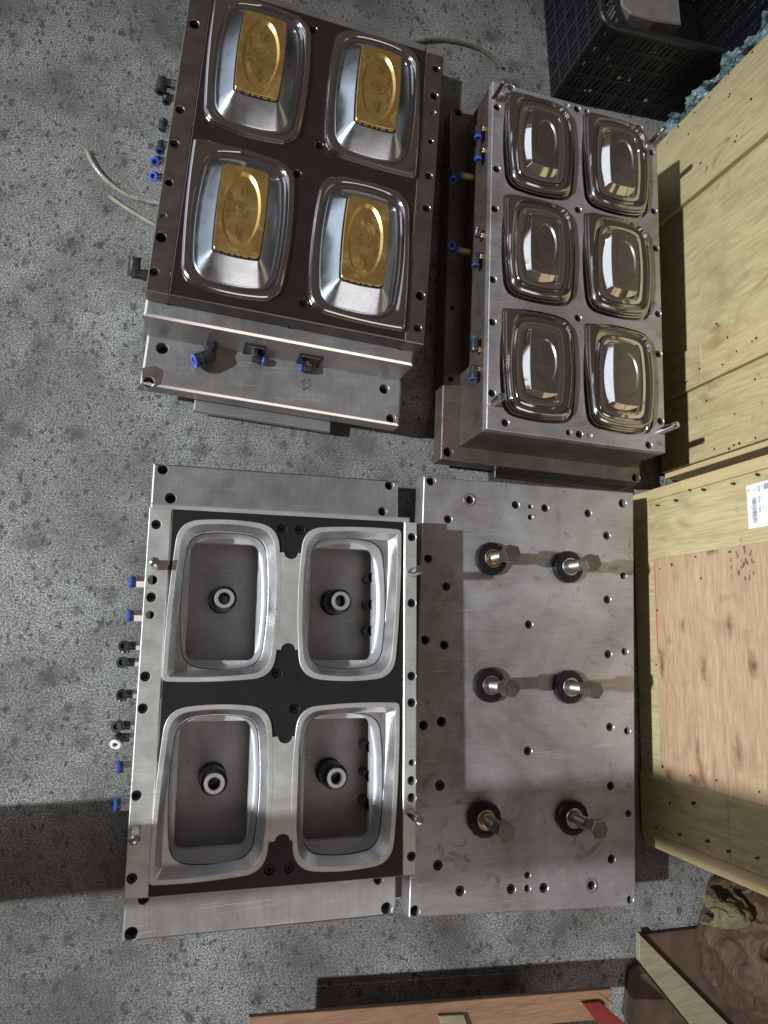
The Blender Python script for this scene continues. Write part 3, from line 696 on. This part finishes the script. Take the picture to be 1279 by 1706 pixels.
for x in (-.215, .207):
    for y in (-.21, -.105, 0, .105, .21): plate('spacer_block', F3.rect(x - .014, y - .012, x + .014, y + .012), .088, .1398, T3, 'steel_dark')
b3 = [(271, 782, 'h', .0095), (284, 830, 'h', .0100), (648.5, 808.5, 'h', .0095), (637, 852, 'h', .009), (218.5, 1556, 'h', .0110), (644, 1513.5, 'h', .0105), (239, 1498, 'h', .009), (630, 1465, 'h', .009)]
hs, sc = holes_from(b3, .0867)
plate('base_plate', F3.rect(-.2436, -.4187, .2436, .4187), .044, .0867, T3, 'steel', hs, ch=.0028, edge='edge'); hole_floors(hs, .0867, T3)
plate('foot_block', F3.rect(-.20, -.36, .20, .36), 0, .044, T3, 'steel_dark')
ZF = Z3 + .0022
for (cx, cy, tab) in C3:
    lp = lambda ex, ey, r, t, z, tr=.008, bx=.0088, by=.0085: lift(F3, loop(ex, ey, bx, by, r, t, tr), cx, cy, z)
    a0 = lp(.0942, .1392, .034, tab, Z3 - .004, .009); a1 = lp(.0942, .1392, .034, tab, ZF - .0008, .009); a2 = lp(.0934, .1384, .034, tab, ZF, .009)
    a3 = lp(.0868, .1318, .032, tab, ZF, .006); a4 = lp(.0860, .1310, .032, tab, ZF - .0012, .006)
    rim = MB(); rim.loft([a0, a1], True); rim.loft([a1, a2], True); rim.loft([a2, a3], False); rim.loft([a3, a4], True)
    ro = build(rim, 'cavity_rim', 'steel_y', T3)
    a5 = lp(.0755, .1205, .028, tab, Z3 - .021, .003)
    a6 = lp(.0735, .1185, .028, None, Z3 - .0245, .003)
    a7 = lp(.0708, .1158, .026, None, Z3 - .055)
    a8 = lp(.0690, .1135, .024, None, Z3 - .0640)
    wl = MB(); wl.loft([a4, [tuple(Vector(p_) * .5 + Vector(q_) * .5) for p_, q_ in zip(a4, a5)], a5], True); build(wl, 'cavity_wall', 'mill', T3)
    w2 = MB(); a5b = lp(.0748, .1198, .028, None, Z3 - .0213, .003); wl2 = MB(); wl2.loft([a5, a5b], False); build(wl2, 'corner_land', 'mill', T3)
    gm = MB(); gm.loft([a5b, a6], True); build(gm, 'cavity_seam', 'steel_dark', T3); w2.loft([a6, a7, a8], True)
    win = lift(F3, loop(.0612, .1050, .0002, .0002, .015), cx, cy, Z3 - .0648); win2 = [(x, y, .136) for x, y, _ in win]
    w2.loft([a8, win], False); build(w2, 'cavity_ledge', 'ledge', T3)
    w3 = MB(); w3.loft([win, win2], True); build(w3, 'window_wall', 'ledge', T3)
    fl_ = MB(); q = F3.rect(cx - .098, cy - .145, cx + .098, cy + .145); fl_.add([(*p_, .0955) for p_ in q], [(0, 1, 2, 3)]); build(fl_, 'cavity_floor', 'floor_in', T3)
    # threaded stub on a black collar
    c = F3.w(cx + (0.0005 if cx < 0 else -.006), cy + .004)
    sb_ = MB(); sb_.lathe((*c, .0955), UP, [(.0250, 0), (.0250, .010), (.0225, .013), (.0215, .015), (.0215, .030), (.0235, .032), (.0235, .062), (.0225, .068), (.0172, .070)], 28); so = build(sb_, 'stub', 'ring', T3)
    sb_ = MB(); sb_.lathe((*c, .0955), UP, [(.0172, .070), (.0172, .0768), (.0164, .0778), (.0112, .0778), (.0106, .074)], 28); build(sb_, 'stub_ring', 'stub', so)
    sb_ = MB()
    for k in range(7): sb_.lathe((*c, .0955 + .074 - .004 * k), UP, [(.0106, 0), (.0098, -.002), (.0106, -.004)], 24)
    sb_.lathe((*c, .0955 + .040), UP, [(.0106, .006), (.0106, 0), (.0001, 0)], 24); build(sb_, 'stub_thread', 'bolt', so)
    if cx > 0:
        for u in (.052, .0, -.050):
            q = F3.w(cx + .062, cy + u); sb_ = MB(); sb_.lathe((*q, .0955), UP, [(.0095, 0), (.0095, .052)], 16); build(sb_, 'side_plug', 'ring', T3)
# bright bars that join the rims across the black plate
for y0, y1 in [(.076, .242), (-.238, -.074)]:
    pts = []; ra = .0105
    x0, x1 = -.0165, .0255; xc = (x0 + x1) / 2; hw = .0125
    for k in range(13): a = math.pi * k / 12; pts.append((xc + hw * math.cos(a), y0 + hw * .9 * math.sin(a) - .002))
    pts += [(x0 - .002, y0 - .002), (x0 - .002, y1 + .002)]
    for k in range(13): a = math.pi + math.pi * k / 12; pts.append((xc + hw * math.cos(a), y1 + hw * .9 * math.sin(a) + .002))
    pts += [(x1 + .002, y1 + .002), (x1 + .002, y0 - .002)]
    mb = MB(); mb.prism([F3.w(*p_) for p_ in pts], Z3 - .003, ZF - .0004, .0003); build(mb, 'rim_bridge', 'steel_y', T3)
for b, h, dm in [((257, 935.8), .060, True), ((698.5, 949.7), .052, False), ((699.3, 1367), .054, False), ((223.5, 1400.8), .060, True)]:
    q = P(*b, Z3 + h); guide_pin(T3, (q.x, q.y, Z3), h, .0085, dm)
ux3 = Vector((*F3.w(1, 0), 0)) - Vector((*F3.w(0, 0), 0)); uy3 = Vector((*F3.w(0, 1), 0)) - Vector((*F3.w(0, 0), 0))
for py in (970, 1026, 1277, 1339):
    fitting(T3, on_left(F3, W3, py, .19), -ux3, None, collar='blue', nut='nickel', k=1.25)
for py, d, col, sec in [(1076, UP * .95 - ux3 * .1, 'plastic', -uy3), (1103, UP * .95 - ux3 * .15, 'plastic', None), (1156, UP * .9, 'plastic', -uy3), (1208, UP * .9 - ux3 * .2, 'plastic', None), (1228, UP * .75 - uy3 * .5 - ux3 * .2, 'white_ring', None)]:
    fitting(T3, on_left(F3, W3, py, .185), -ux3, d, collar=col, nut='nickel', k=1.05, reach=.024, leg=.014, second=sec)

# ================================================================== PLATE WITH SIX TALL BOLTS (lower right)
Z4 = .120
q = [P(*c, Z4) for c in [(706, 793.8), (1055, 821), (1058.7, 1509.5), (681, 1528.4)]]
cen = sum(q, Vector((0, 0, 0))) / 4
t4 = thing('steel_mould', 'flat rusty steel mould plate with six tall hexagon bolts standing up', 'mould', (cen.x, cen.y, 0), 'steel moulds laid on the floor')
spec4 = [(718, 801, 'h', .0098), (782.5, 832.6, 's'), (746.4, 865, 's'), (858.9, 841, 's'), (883.3, 844, 'h', .0052), (908, 846.4, 's'), (883.6, 861.5, 'h', .0058), (979.6, 855, 's'), (1037, 838.5, 'h', .0095), (1010.6, 892.5, 's'),
         (713.3, 930.3, 'h'), (743.3, 977, 's'), (1038.4, 959.2, 'h', .0075), (1011.6, 998.8, 's'), (880.9, 1040.4, 's'), (708.5, 1066.2, 'h'), (740.2, 1074.5, 'h', .0088), (1013, 1090, 's'), (1040.8, 1085.5, 'h', .0075),
         (705.4, 1208.5, 'h'), (735.4, 1202.3, 'h', .0095), (1016, 1211.2, 's'), (1045, 1217.8, 'h', .0075), (879.5, 1251.1, 's'), (732.6, 1309, 's', .0095), (1017.4, 1309.6, 's'), (1047.4, 1355.7, 'h', .0072), (729.2, 1441.7, 's', .0092),
         (1018.8, 1431.4, 's'), (878.8, 1457.9, 's', .0062), (766.7, 1484.4, 's', .0095), (851.6, 1481.3, 's', .0092), (878.8, 1480.2, 'h', .0065), (906, 1479.2, 's', .0092), (985.4, 1475, 's'), (1049.8, 1498.8, 'h', .0075), (691.3, 1517.7, 'h', .0092)]
hs, sc = holes_from(spec4, Z4, .0086)
plate('base_plate', [(v.x, v.y) for v in q], .072, Z4, t4, 'steel_old', hs, ch=.0018); put_screws(sc, t4); hole_floors(hs, Z4, t4)
plate('foot_block', [(cen.x + (v.x - cen.x) * .86, cen.y + (v.y - cen.y) * .92) for v in q], 0, .072, t4, 'steel_dark')
for x, y in [(782.5, 832.6), (985.4, 1475)]:
    v = P(x, y, Z4); mb = MB(); mb.lathe((v.x, v.y, Z4), UP, [(.0142, 0), (.0138, .0007), (.0122, .0007), (.0118, 0)], 28); build(mb, 'turned_ring', 'pin', t4)
for base, head, br, ph in [((815, 932), (855, 922), 1, 0), ((945, 944), (990, 937), 0, .05), ((814, 1140), (853, 1147), 0, .1), ((948, 1144), (993, 1150), 0, .02), ((803, 1362), (845, 1387), 1, .45), ((945, 1360), (1000, 1383), 0, .2)]:
    hz = .229; v = P(*head, hz)
    mb = MB(); mb.lathe((v.x, v.y, 0), UP, [(.0182, hz - .024), (.0182, hz - .0018), (.0170, hz)], 6, smooth=False, phase=ph, cap0=True, cap1=True)
    bo = build(mb, 'tall_bolt', 'bolt', t4)
    mb = MB(); prof = []
    for k in range(24): prof += [(.0122, Z4 + .020 + .0024 * k), (.0110, Z4 + .0212 + .0024 * k)]
    prof = [p_ for p_ in prof if p_[1] < hz - .042]; prof += [(.0116, hz - .038), (.0116, hz - .019)]
    mb.lathe((v.x, v.y, 0), UP, prof, 18); build(mb, 'bolt_shaft', 'bolt', bo)
    mb = MB(); mb.lathe((v.x, v.y, Z4), UP, [(.0345, 0), (.0345, .012), (.0322, .0152), (.0225, .0158), (.0200, .0120), (.0194, .0060)], 14, phase=ph * 3); mb.lathe((v.x, v.y, Z4), UP, [(.0270, .0152), (.0262, .0172), (.0202, .0172), (.0198, .012)], 24)
    build(mb, 'bolt_collar', 'ring', bo)
    mb = MB(); mb.lathe((v.x, v.y, Z4), UP, [(.0192, .006), (.0192, .0185), (.0182, .0198), (.0154, .0198), (.0148, .0165)], 26); build(mb, 'bolt_washer', 'nickel', bo)
    mb = MB(); mb.lathe((v.x, v.y, Z4), UP, [(.0148, .0165), (.0146, .0260), (.0128, .0300), (.0100, .0310)], 24); build(mb, 'bolt_sleeve', 'copper' if br else 'bolt', bo)

# ================================================================== WOODEN CRATES (right)
class Side:
    """upright crate face: s runs along the face, z up, d out towards the moulds"""
    def __init__(s, p0, deg):
        s.p0 = Vector(p0); a = rad(deg); s.u = Vector((math.sin(a), math.cos(a), 0)); s.n = Vector((-math.cos(a), math.sin(a), 0))
    def pt(s, a, z, d=0.0): return s.p0 + s.u * a + Vector((0, 0, z)) + s.n * d
    def q(s, px, py): return PV(px, py, s.p0, s.u)
    def slab(s, name, quad, d0, d1, m, parent, ch=.0012):
        """quad: four (s, z) corners; board from depth d0 (inside) to d1 (outside)"""
        mb = MB(); c = ccw(quad); i = inset(c, ch)
        A = [s.pt(x, z, d0) for x, z in c]; B = [s.pt(x, z, d1 - ch) for x, z in c]; D = [s.pt(x, z, d1) for x, z in i]
        mb.loft([A, B], False); mb.loft([B, D], False); mb.add(D, [tuple(range(len(D)))]); mb.add(A, [tuple(range(len(A)))[::-1]])
        # make the outward direction consistent
        mb.f = [f[::-1] for f in mb.f]
        return build(mb, name, m, parent)
    def dots(s, name, pts, d, m, parent, r=.0022):
        mb = MB(); rnd = random.Random(len(pts))
        for px, py in pts:
            a, z = s.q(px, py); k = r * rnd.uniform(.7, 1.25)
            L0 = [s.pt(a + k * math.cos(t), z + k * math.sin(t), d - .001) for t in [6.2832 * j / 8 for j in range(8)]]
            L1 = [s.pt(a + k * math.cos(t), z + k * math.sin(t), d + .0006) for t in [6.2832 * j / 8 for j in range(8)]]
            mb.loft([L0, L1], True); mb.add(L1, [tuple(range(8))[::-1]])
        o = build(mb, name, m, parent); o['kind'] = 'stuff'; return o
R = lambda a0, z0, a1, z1: [(a0, z0), (a1, z0), (a1, z1), (a0, z1)]
s1 = Side((1.160, .38, 0), 6.4)
k1 = thing('wooden_crate', 'pale plywood crate with batten strips, behind the mould with six polished cores', 'crate', s1.p0, 'wooden crates along the right side')
ZT = .60
s1.slab('face_panel', R(-.042, .03, .849, ZT), -.012, 0, 'ply', k1)
s1.slab('batten', R(.617, .03, .8505, ZT), 0.0, .014, 'ply', k1)
s1.slab('batten', R(.1315, .03, .2305, .185), 0.0, .012, 'ply2', k1)
s1.slab('batten', R(.1315, .1853, .2305, ZT), 0.0, .0125, 'ply_orange', k1)
s1.slab('batten', R(-.0435, .03, .1310, ZT), 0.0, .0035, 'ply2', k1)
s1.slab('end_panel', R(-.056, .03, -.043, ZT), -.50, -.006, 'ply_edge', k1)
s1.slab('far_end_panel', R(.850, .03, .864, ZT), -.50, -.002, 'ply_edge', k1)
s1.slab('back_panel', R(-.042, .03, .849, ZT), -.50, -.488, 'ply', k1)
s1.slab('lid', R(-.06, ZT, .868, ZT + .018), -.51, .016, 'ply', k1)
for a in (.0, .35, .70): s1.slab('skid', R(a, 0, a + .09, .03), -.50, -.002, 'wood_red', k1)
s1.dots('nail_heads', [(1120, 240), (1138, 214), (1165, 190), (1190, 165), (1222, 126), (1262, 90), (1137, 212), (1155, 226), (1136, 327), (1224, 159), (1223, 164), (1236, 229), (1175, 274), (1186, 282), (1233, 238), (1260, 168)], .0142, 'nail', k1, .0026)
s1.dots('nail_heads', [(1173, 616), (1235, 587), (1220, 564), (1261, 570), (1268, 565), (1149, 640), (1129, 616), (1152, 637), (1201, 541), (1212, 609)], .0127, 'nail', k1, .0026)
s1.dots('nail_heads', [(1192, 748), (1225, 742), (1234, 739), (1261, 730), (1148, 768), (1121, 772), (1162, 697), (1179, 668), (1260, 632), (1217, 748), (1226, 690)], .0037, 'nail', k1, .0026)

s2 = Side((1.062, .10, 0), 4.6)
k2 = thing('wooden_crate', 'plywood crate with a knotty pink panel and a white paper label', 'crate', s2.p0, 'wooden crates along the right side')
ZT2 = .56
s2.slab('face_panel', R(-.574, .012, .160, ZT2), -.015, 0, 'ply', k2)
s2.slab('end_panel', R(.1604, .010, .1855, ZT2), -.50, .002, 'ply_edge', k2)
s2.slab('end_panel', R(-.590, .010, -.5744, ZT2), -.50, .001, 'ply_edge', k2)
s2.slab('end_batten', R(-.606, .010, -.5904, ZT2), -.50, -.003, 'ply_edge', k2)
s2.slab('back_panel', R(-.574, .012, .160, ZT2), -.50, -.486, 'ply', k2)
s2.slab('lid', R(-.61, ZT2, .188, ZT2 + .016), -.51, .006, 'ply', k2)
ovq = [s2.q(1093.8, 933.5), s2.q(1279, 900.8), s2.q(1279, 1337), s2.q(1098.6, 1294.7)]
zov = min(z for _, z in ovq)
s2.slab('knotty_panel', R(-.449, .094, .0215, .48), 0, .009, 'ply_pink', k2)
kc = []
for px, py, a_, b_ in [(1143, 1043, .022, .010), (1221, 1043, .030, .013), (1108, 1108, .028, .010), (1178, 1112, .030, .012), (1262, 1108, .030, .018), (1236, 1255, .034, .018), (1168, 1248, .032, .010), (1105, 1240, .02, .008), (1120, 1290, .016, .02), (1165, 1300, .014, .02), (1192, 918, .010, .02)]:
    a, z = s2.q(px, py); v = s2.pt(a, z) - s2.p0; kc.append((v.x, v.y, v.z, a_ * 1.5, b_ * 1.35))
knots(M['ply_pink'], kc, (.115, .038, .018))
s2.slab('bottom_rail', R(-.573, .012, -.4495, .283), 0, .0035, 'ply2', k2)
s2.slab('bottom_rail', R(-.573, .2835, -.4495, ZT2 - .002), 0, .0032, 'ply2', k2)
mb = MB(); cr = [s2.pt(a, z, .0093) for a, z in [(.018, .0965), (.018, .0995), (-.17, .102), (-.17, .0985)]]; mb.add(cr, [(3, 2, 1, 0)]); build(mb, 'red_line', 'red_edge', k2)
lq = [s2.q(1245, 809.2), s2.q(1247.6, 881.5)]
l0, l1, lz = lq[1][0], lq[0][0], (lq[0][1] + lq[1][1]) / 2 - .001
lab = s2.slab('paper_label', R(l0, lz, l1, lz + .075), 0, .0008, 'paper', k2, .0001)
mb = MB(); rnd = random.Random(4); a = l0 + .009
while a < l0 + .058:
    w = rnd.choice([.0006, .0009, .0016]); c = [s2.pt(x, z, .0011) for x, z in R(a, lz + .013, a + w, lz + .023)]; mb.add(c, [(3, 2, 1, 0)]); a += w + rnd.choice([.0005, .0008, .0014])
c = [s2.pt(x, z, .0011) for x, z in R(l1 - .012, lz + .0035, l1 - .008, lz + .0065)]; mb.add(c, [(3, 2, 1, 0)])
for zz, a0, a1 in [(.0105, l0 + .018, l0 + .045), (.0165, l1 - .016, l1 - .008), (.0225, l1 - .014, l1 - .007)]:
    for k in range(9):
        x0 = a0 + (a1 - a0) * k / 9; c = [s2.pt(x, z, .0011) for x, z in R(x0, lz + zz, x0 + (a1 - a0) / 9 * .6, lz + zz + .0012)]; mb.add(c, [(3, 2, 1, 0)])
for k in range(12):
    x0 = l1 - .014 + .011 * k / 12; c = [s2.pt(x, z, .0011) for x, z in R(x0 - .001, lz + .043, x0 - .0005, lz + .055)]; mb.add(c, [(3, 2, 1, 0)])
build(mb, 'barcode', 'ink', lab)
def words(txt, size, a, z, parent):
    cu = bpy.data.curves.new('text', 'FONT'); cu.body = txt; cu.size = size
    tmp = bpy.data.objects.new('text', cu); C.objects.link(tmp); bpy.context.view_layer.update()
    me = bpy.data.meshes.new_from_object(tmp.evaluated_get(bpy.context.evaluated_depsgraph_get())); bpy.data.objects.remove(tmp)
    mb = MB()
    vs = [s2.pt(a - v.co.x, z + v.co.y, .0012) for v in me.vertices]    # reads from the +y end towards the camera's foot
    mb.add(vs, [tuple(p_.vertices)[::-1] for p_ in me.polygons]); build(mb, 'print', 'ink', parent)
words('E08', .0075, l1 - .006, lz + .0285, lab); words('B36', .0075, l1 - .026, lz + .0285, lab); words('003', .0075, l1 - .046, lz + .0285, lab)
words('A', .006, l1 - .006, lz + .037, lab); words('7', .006, l1 - .026, lz + .037, lab); words('0', .006, l1 - .046, lz + .037, lab)
s2.dots('nail_heads', [(1099, 842), (1130, 834), (1176, 816), (1225, 806), (1267, 791), (1154, 817), (1105, 948), (1125, 941), (1165, 928), (1101, 1017), (1174, 964), (1222, 920), (1099, 1107), (1122, 1338), (1160, 1337), (1097, 1378), (1137, 1390), (1183, 1401), (1219, 1418), (1266, 1429), (1156, 1292), (1200, 1300), (1272, 1319), (1110, 1277), (1161, 1339)], .0095, 'nail', k2, .0026)
s2.dots('nail_heads', [(1097, 1378), (1137, 1390), (1183, 1401), (1219, 1418), (1266, 1429), (1160, 1337), (1099, 842), (1130, 834), (1176, 816), (1225, 806), (1267, 791)], .0038, 'nail', k2, .0026)
# scuff of a boot sole on the pink panel
mb = MB(); rnd = random.Random(9)
for k in range(46):
    px, py = 1243 + rnd.uniform(-22, 22), 938 + rnd.uniform(-26, 34)
    if (px - 1243) ** 2 / 500 + (py - 942) ** 2 / 1000 > 1: continue
    a, z = s2.q(px, py); r = rnd.uniform(.002, .0055); t0 = rnd.random() * 3
    L1 = [s2.pt(a + r * 1.3 * math.cos(t0 + 6.2832 * j / 7) * rnd.uniform(.6, 1.1), z + r * .6 * math.sin(t0 + 6.2832 * j / 7), .0093) for j in range(7)]
    mb.add(L1, [tuple(range(7))[::-1]])
build(mb, 'boot_scuff', 'boot', k2)['kind'] = 'stuff'

# ================================================================== THINGS AT THE BOTTOM EDGE
zc = .112
A = P(415, 1695, zc); B = P(1020, 1648, zc); e1 = (B - A).normalized(); e2 = Vector((e1.y, -e1.x, 0))
def Lb(x, y): v = A + e1 * x + e2 * y; return (v.x, v.y)
lenb = (B - A).length
kb = thing('wooden_pallet', 'reddish wooden pallet lid with a red painted cross piece', 'pallet', (*Lb(lenb / 2, .2), 0))
def board(name, x0, y0, x1, y1, z0, z1, m, ch=.001):
    mb = MB(); mb.prism([Lb(x0, y0), Lb(x1, y0), Lb(x1, y1), Lb(x0, y1)], z0, z1, ch); return build(mb, name, m, kb)
board('rim_board', 0, 0, lenb, .014, .1, zc, 'wood_red')
board('rim_board', .0, .0145, lenb - .012, .056, .1, zc - .007, 'wood_red')
board('rim_board', .0, .0565, lenb - .10, .072, .1, zc - .003, 'wood_red')
board('deck_board', .0, .0725, lenb - .10, .17, .1, zc - .010, 'wood_red')
board('deck_board', .0, .172, lenb - .02, .27, .1, zc - .010, 'wood_red')
board('deck_board', .0, .272, lenb - .02, .37, .1, zc - .010, 'wood_red')
board('runner', .36, .12, .44, .37, .0, .0995, 'wood_red'); board('runner', lenb - .16, .12, lenb - .08, .37, .0, .0995, 'wood_red')
q = [P(x, y, zc + .004) for x, y in [(972, 1672), (999, 1669), (1060, 1722), (1010, 1722)]]
mb = MB(); mb.prism([(v.x, v.y) for v in q], zc - .008, zc + .004, .001); build(mb, 'red_cross_piece', 'red_paint', kb)
q = [P(x, y, zc) for x, y in [(990, 1656), (996, 1652), (1022, 1672), (1016, 1676)]]
mb = MB(); mb.prism([(v.x, v.y) for v in q], zc - .03, zc + .001, .001); build(mb, 'corner_block', 'wood_red', kb)
q = [P(x, y, zc) for x, y in [(730, 1692), (772, 1690), (780, 1712), (738, 1714)]]
mb = MB(); mb.prism([(v.x, v.y) for v in q], zc - .02, zc + .002, .001); build(mb, 'patch_block', 'lath', kb)

q = [P(x, y, .030) for x, y in [(1065, 1556), (1065, 1600), (1170, 1730), (1236, 1730)]]
mb = MB(); mb.prism([(v.x, v.y) for v in q], .018, .030, .0008)
o = build(mb, 'wooden_lath', 'lath', None, (q[0].x, q[0].y, 0)); tag(o, 'pale flat wooden lath lying slanted below the boxed crates', 'lath')
q = [P(x, y, .016) for x, y in [(1066, 1558), (1172, 1546), (1310, 1660), (1310, 1790), (1230, 1750)]]
mb = MB(); mb.prism([(v.x, v.y) for v in q], .004, .016, .0008)
o = build(mb, 'oily_board', 'dark_ply', None, (q[0].x, q[0].y, 0)); tag(o, 'dark oil stained board on the floor under the pale lath', 'board')

q = [P(x, y, .012) for x, y in [(1064, 1606), (1160, 1722), (1070, 1760), (1040, 1690), (1048, 1618)]]
mb = MB(); mb.prism([(v.x, v.y) for v in q], .003, .012, .0008)
o = build(mb, 'brown_board', 'dark_ply', None, (q[0].x, q[0].y, 0)); tag(o, 'dark brown board lying between the red pallet corner and the pale lath', 'board')

def crumple(name, m, fn, nu, nv, amp, freq, loc, seed):
    from mathutils import noise as mn
    vs = []
    for i in range(nu + 1):
        for j in range(nv + 1):
            p_ = Vector(fn(i / nu, j / nv)); d = mn.turbulence_vector(p_ * freq + Vector((seed, 0, 0)), 3, True)
            vs.append(p_ + Vector(d) * amp)
    fs = [(i * (nv + 1) + j, (i + 1) * (nv + 1) + j, (i + 1) * (nv + 1) + j + 1, i * (nv + 1) + j + 1) for i in range(nu) for j in range(nv)]
    mb = MB(); mb.add(vs, fs, False); return build(mb, name, m, None, loc)
c = P(1238, 1590, .07)
def bagfn(u, v):
    a = u * 2 * math.pi; r = .115 * math.sin(min(1, v * 1.12) * math.pi * .5) ** .6
    return (c.x + .02 + r * .95 * math.cos(a), c.y + r * 1.25 * math.sin(a), max(.012, .16 - .15 * v ** 2.2))
o = crumple('paper_bag', 'bag', bagfn, 52, 28, .030, 12, (c.x, c.y, 0), 3); tag(o, 'crumpled brown paper bag on the floor in the lower right corner', 'bag')
c2 = P(1222, 1540, .16)
o = crumple('yellow_packing_straw', 'straw', lambda u, v: (c2.x + .085 * (u - .5) + .02, c2.y + .055 * (v - .5), .168 - .05 * ((u - .5) ** 2 + (v - .5) ** 2) * 4), 34, 22, .014, 30, (c2.x, c2.y, 0), 8)
tag(o, 'frayed yellow straw packing on top of the brown paper bag', 'packing')

# ================================================================== BLACK BASKET, FILM, HOSES
cb = P(919, 164, 0); ab = rad(-1.0); f1 = Vector((math.cos(ab), math.sin(ab), 0)); f2 = Vector((-math.sin(ab), math.cos(ab), 0))
kb2 = thing('plastic_basket', 'black slotted plastic basket behind the crate, some wood chips caught in it', 'basket', (cb.x, cb.y, 0))
LX, LY, HB, TP = .50, .40, .250, .009
def bp(x, y, z):                                          # basket widens a little upwards
    k = z / HB; ex = TP * k
    xx = -ex + x / LX * (LX + 2 * ex); yy = -ex + y / LY * (LY + 2 * ex)
    return cb + f1 * xx + f2 * yy + UP * z
def bar(mbx, a, b, wid, dep, side):
    """flat bar from a to b; wid across, dep along the wall normal"""
    a, b = Vector(a), Vector(b); t = (b - a).normalized(); nn = Vector(side); w = t.cross(nn).normalized() * wid / 2; d = nn * dep / 2
    mbx.box8([a - w - d, a + w - d, a + w + d, a - w + d], [b - w - d, b + w - d, b + w + d, b - w + d])
def bwall(fn, n, length, nrm):
    cells = n; rows = 5
    main = MB(); slat = MB()
    for k in range(cells + 1): bar(main, fn(length * k / cells, .0), fn(length * k / cells, HB), .009, .007, nrm)
    for k in range(rows + 1): bar(main, fn(0, .003 + (HB - .006) * k / rows), fn(length, .003 + (HB - .006) * k / rows), .010, .006, nrm)
    for k in range(cells):
        for r_ in range(rows):
            for j in range(3):
                x = length * (k + (j + .7) / 3.4) / cells; z0 = HB * r_ / rows; z1 = HB * (r_ + 1) / rows
                bar(slat, fn(x - .004, z0), fn(x + .004, z1), .0085, .003, nrm)
    o = build(main, 'basket_wall', 'basket', kb2); s_ = build(slat, 'slats', 'basket', o); s_['kind'] = 'stuff'
bwall(lambda x, z: bp(x, 0, z), 10, LX, -f2); bwall(lambda x, z: bp(x, LY, z), 10, LX, f2)
bwall(lambda x, z: bp(0, x, z), 8, LY, -f1); bwall(lambda x, z: bp(LX, x, z), 8, LY, f1)
mb = MB(); rim = []
for k, (x, y) in enumerate([(0, 0), (LX, 0), (LX, LY), (0, LY)]):
    sx, sy = (1 if x == 0 else -1), (1 if y == 0 else -1)
    for t in range(6):
        a = {0: math.pi, 1: 1.5 * math.pi, 2: 0, 3: .5 * math.pi}[k] + t * math.pi / 10
        rim.append(bp(x + sx * .03 + .03 * math.cos(a), y + sy * .03 + .03 * math.sin(a), HB))
rim.append(rim[0]); mb.tube(rim, .0095, 10, False); build(mb, 'rim', 'basket', kb2)
mb = MB(); mb.prism([tuple(bp(x, y, 0))[:2] for x, y in [(.01, .01), (LX - .01, .01), (LX - .01, LY - .01), (.01, LY - .01)]], .004, .010, .001); build(mb, 'basket_floor', 'basket', kb2)
v = [P(x, y, .20) for x, y in [(1033, -25), (1130, -25), (1136, 40), (1092, 34), (1052, 22), (1036, 8)]]
mb = MB(); mb.prism([(p_.x, p_.y) for p_ in v], .011, .200, .004); o = build(mb, 'grey_block', 'grey_sheet', None, (v[0].x, v[0].y, 0)); tag(o, 'dull grey block standing inside the black basket', 'block')
mb = MB(); rnd = random.Random(2)
for px, py in [(1014, 100), (1019, 109), (1063, 116), (975, 151), (1031, 130), (1047, 134), (1117, 156), (983, 152), (1076, 168), (1090, 90)]:
    a, z = PV(px, py, cb - f2 * .006, f1); c = cb - f2 * .006 + f1 * a + UP * z; r = rnd.uniform(.002, .005)
    mb.box8([c + f1 * -r + UP * -r, c + f1 * r + UP * -r * .6, c + f1 * r + f2 * .004, c + f1 * -r + f2 * .004], [c + f1 * -r * .6 + UP * r, c + f1 * r * .5 + UP * r * 1.6, c + f1 * r * .5 + UP * r + f2 * .004, c + f1 * -r * .6 + UP * r + f2 * .004])
o = build(mb, 'wood_chips', 'chip', None, (cb.x, cb.y, 0)); tag(o, 'yellow wood chips caught in the slots of the black basket', 'chips', kind='stuff')

fa = s1.pt(.868, .05, -.01)
def filmfn(u, v):
    b_ = s1.pt(.872 + .020 * v + .012 * math.sin(u * 23) * v, .045 + .40 * u, -.03 + .042 * v + .008 * math.sin(u * 40 + v * 3))
    return b_
o = crumple('plastic_film', 'film', filmfn, 110, 16, .011, 60, fa, 5); tag(o, 'crumpled teal plastic film tucked behind the upper crate edge', 'film')

def hose(pts, z, r, m, label, name='air_hose'):
    w = [P(x, y, z_) for (x, y), z_ in zip(pts, z)]
    out = []
    for i in range(len(w) - 1):
        a, b, c_, d = w[max(i - 1, 0)], w[i], w[i + 1], w[min(i + 2, len(w) - 1)]
        for t in [k / 8 for k in range(8)]:
            out.append(.5 * ((2 * b) + (c_ - a) * t + (2 * a - 5 * b + 4 * c_ - d) * t * t + (3 * b - a - 3 * c_ + d) * t ** 3))
    out.append(w[-1]); mb = MB(); mb.tube(out, r, 10)
    o = build(mb, name, m, None, (w[0].x, w[0].y, 0)); tag(o, label, 'hose', 'loose hoses on the floor'); return o
hose([(144, 250), (156, 275), (180, 303), (212, 325), (252, 337), (290, 340)], [.0045] * 6, .0042, 'hose', 'clear curved plastic hose on the floor left of the brass insert mould')
hose([(181, 326), (200, 340), (225, 356), (256, 374), (290, 392)], [.0045] * 5, .0040, 'hose', 'short straight clear hose below the curved one on the concrete')
hose([(640, 84), (690, 71), (735, 66), (785, 76), (815, 92), (836, 112)], [.006] * 6, .0042, 'hose_old', 'thin dull brown hose on the floor between the two upper moulds')
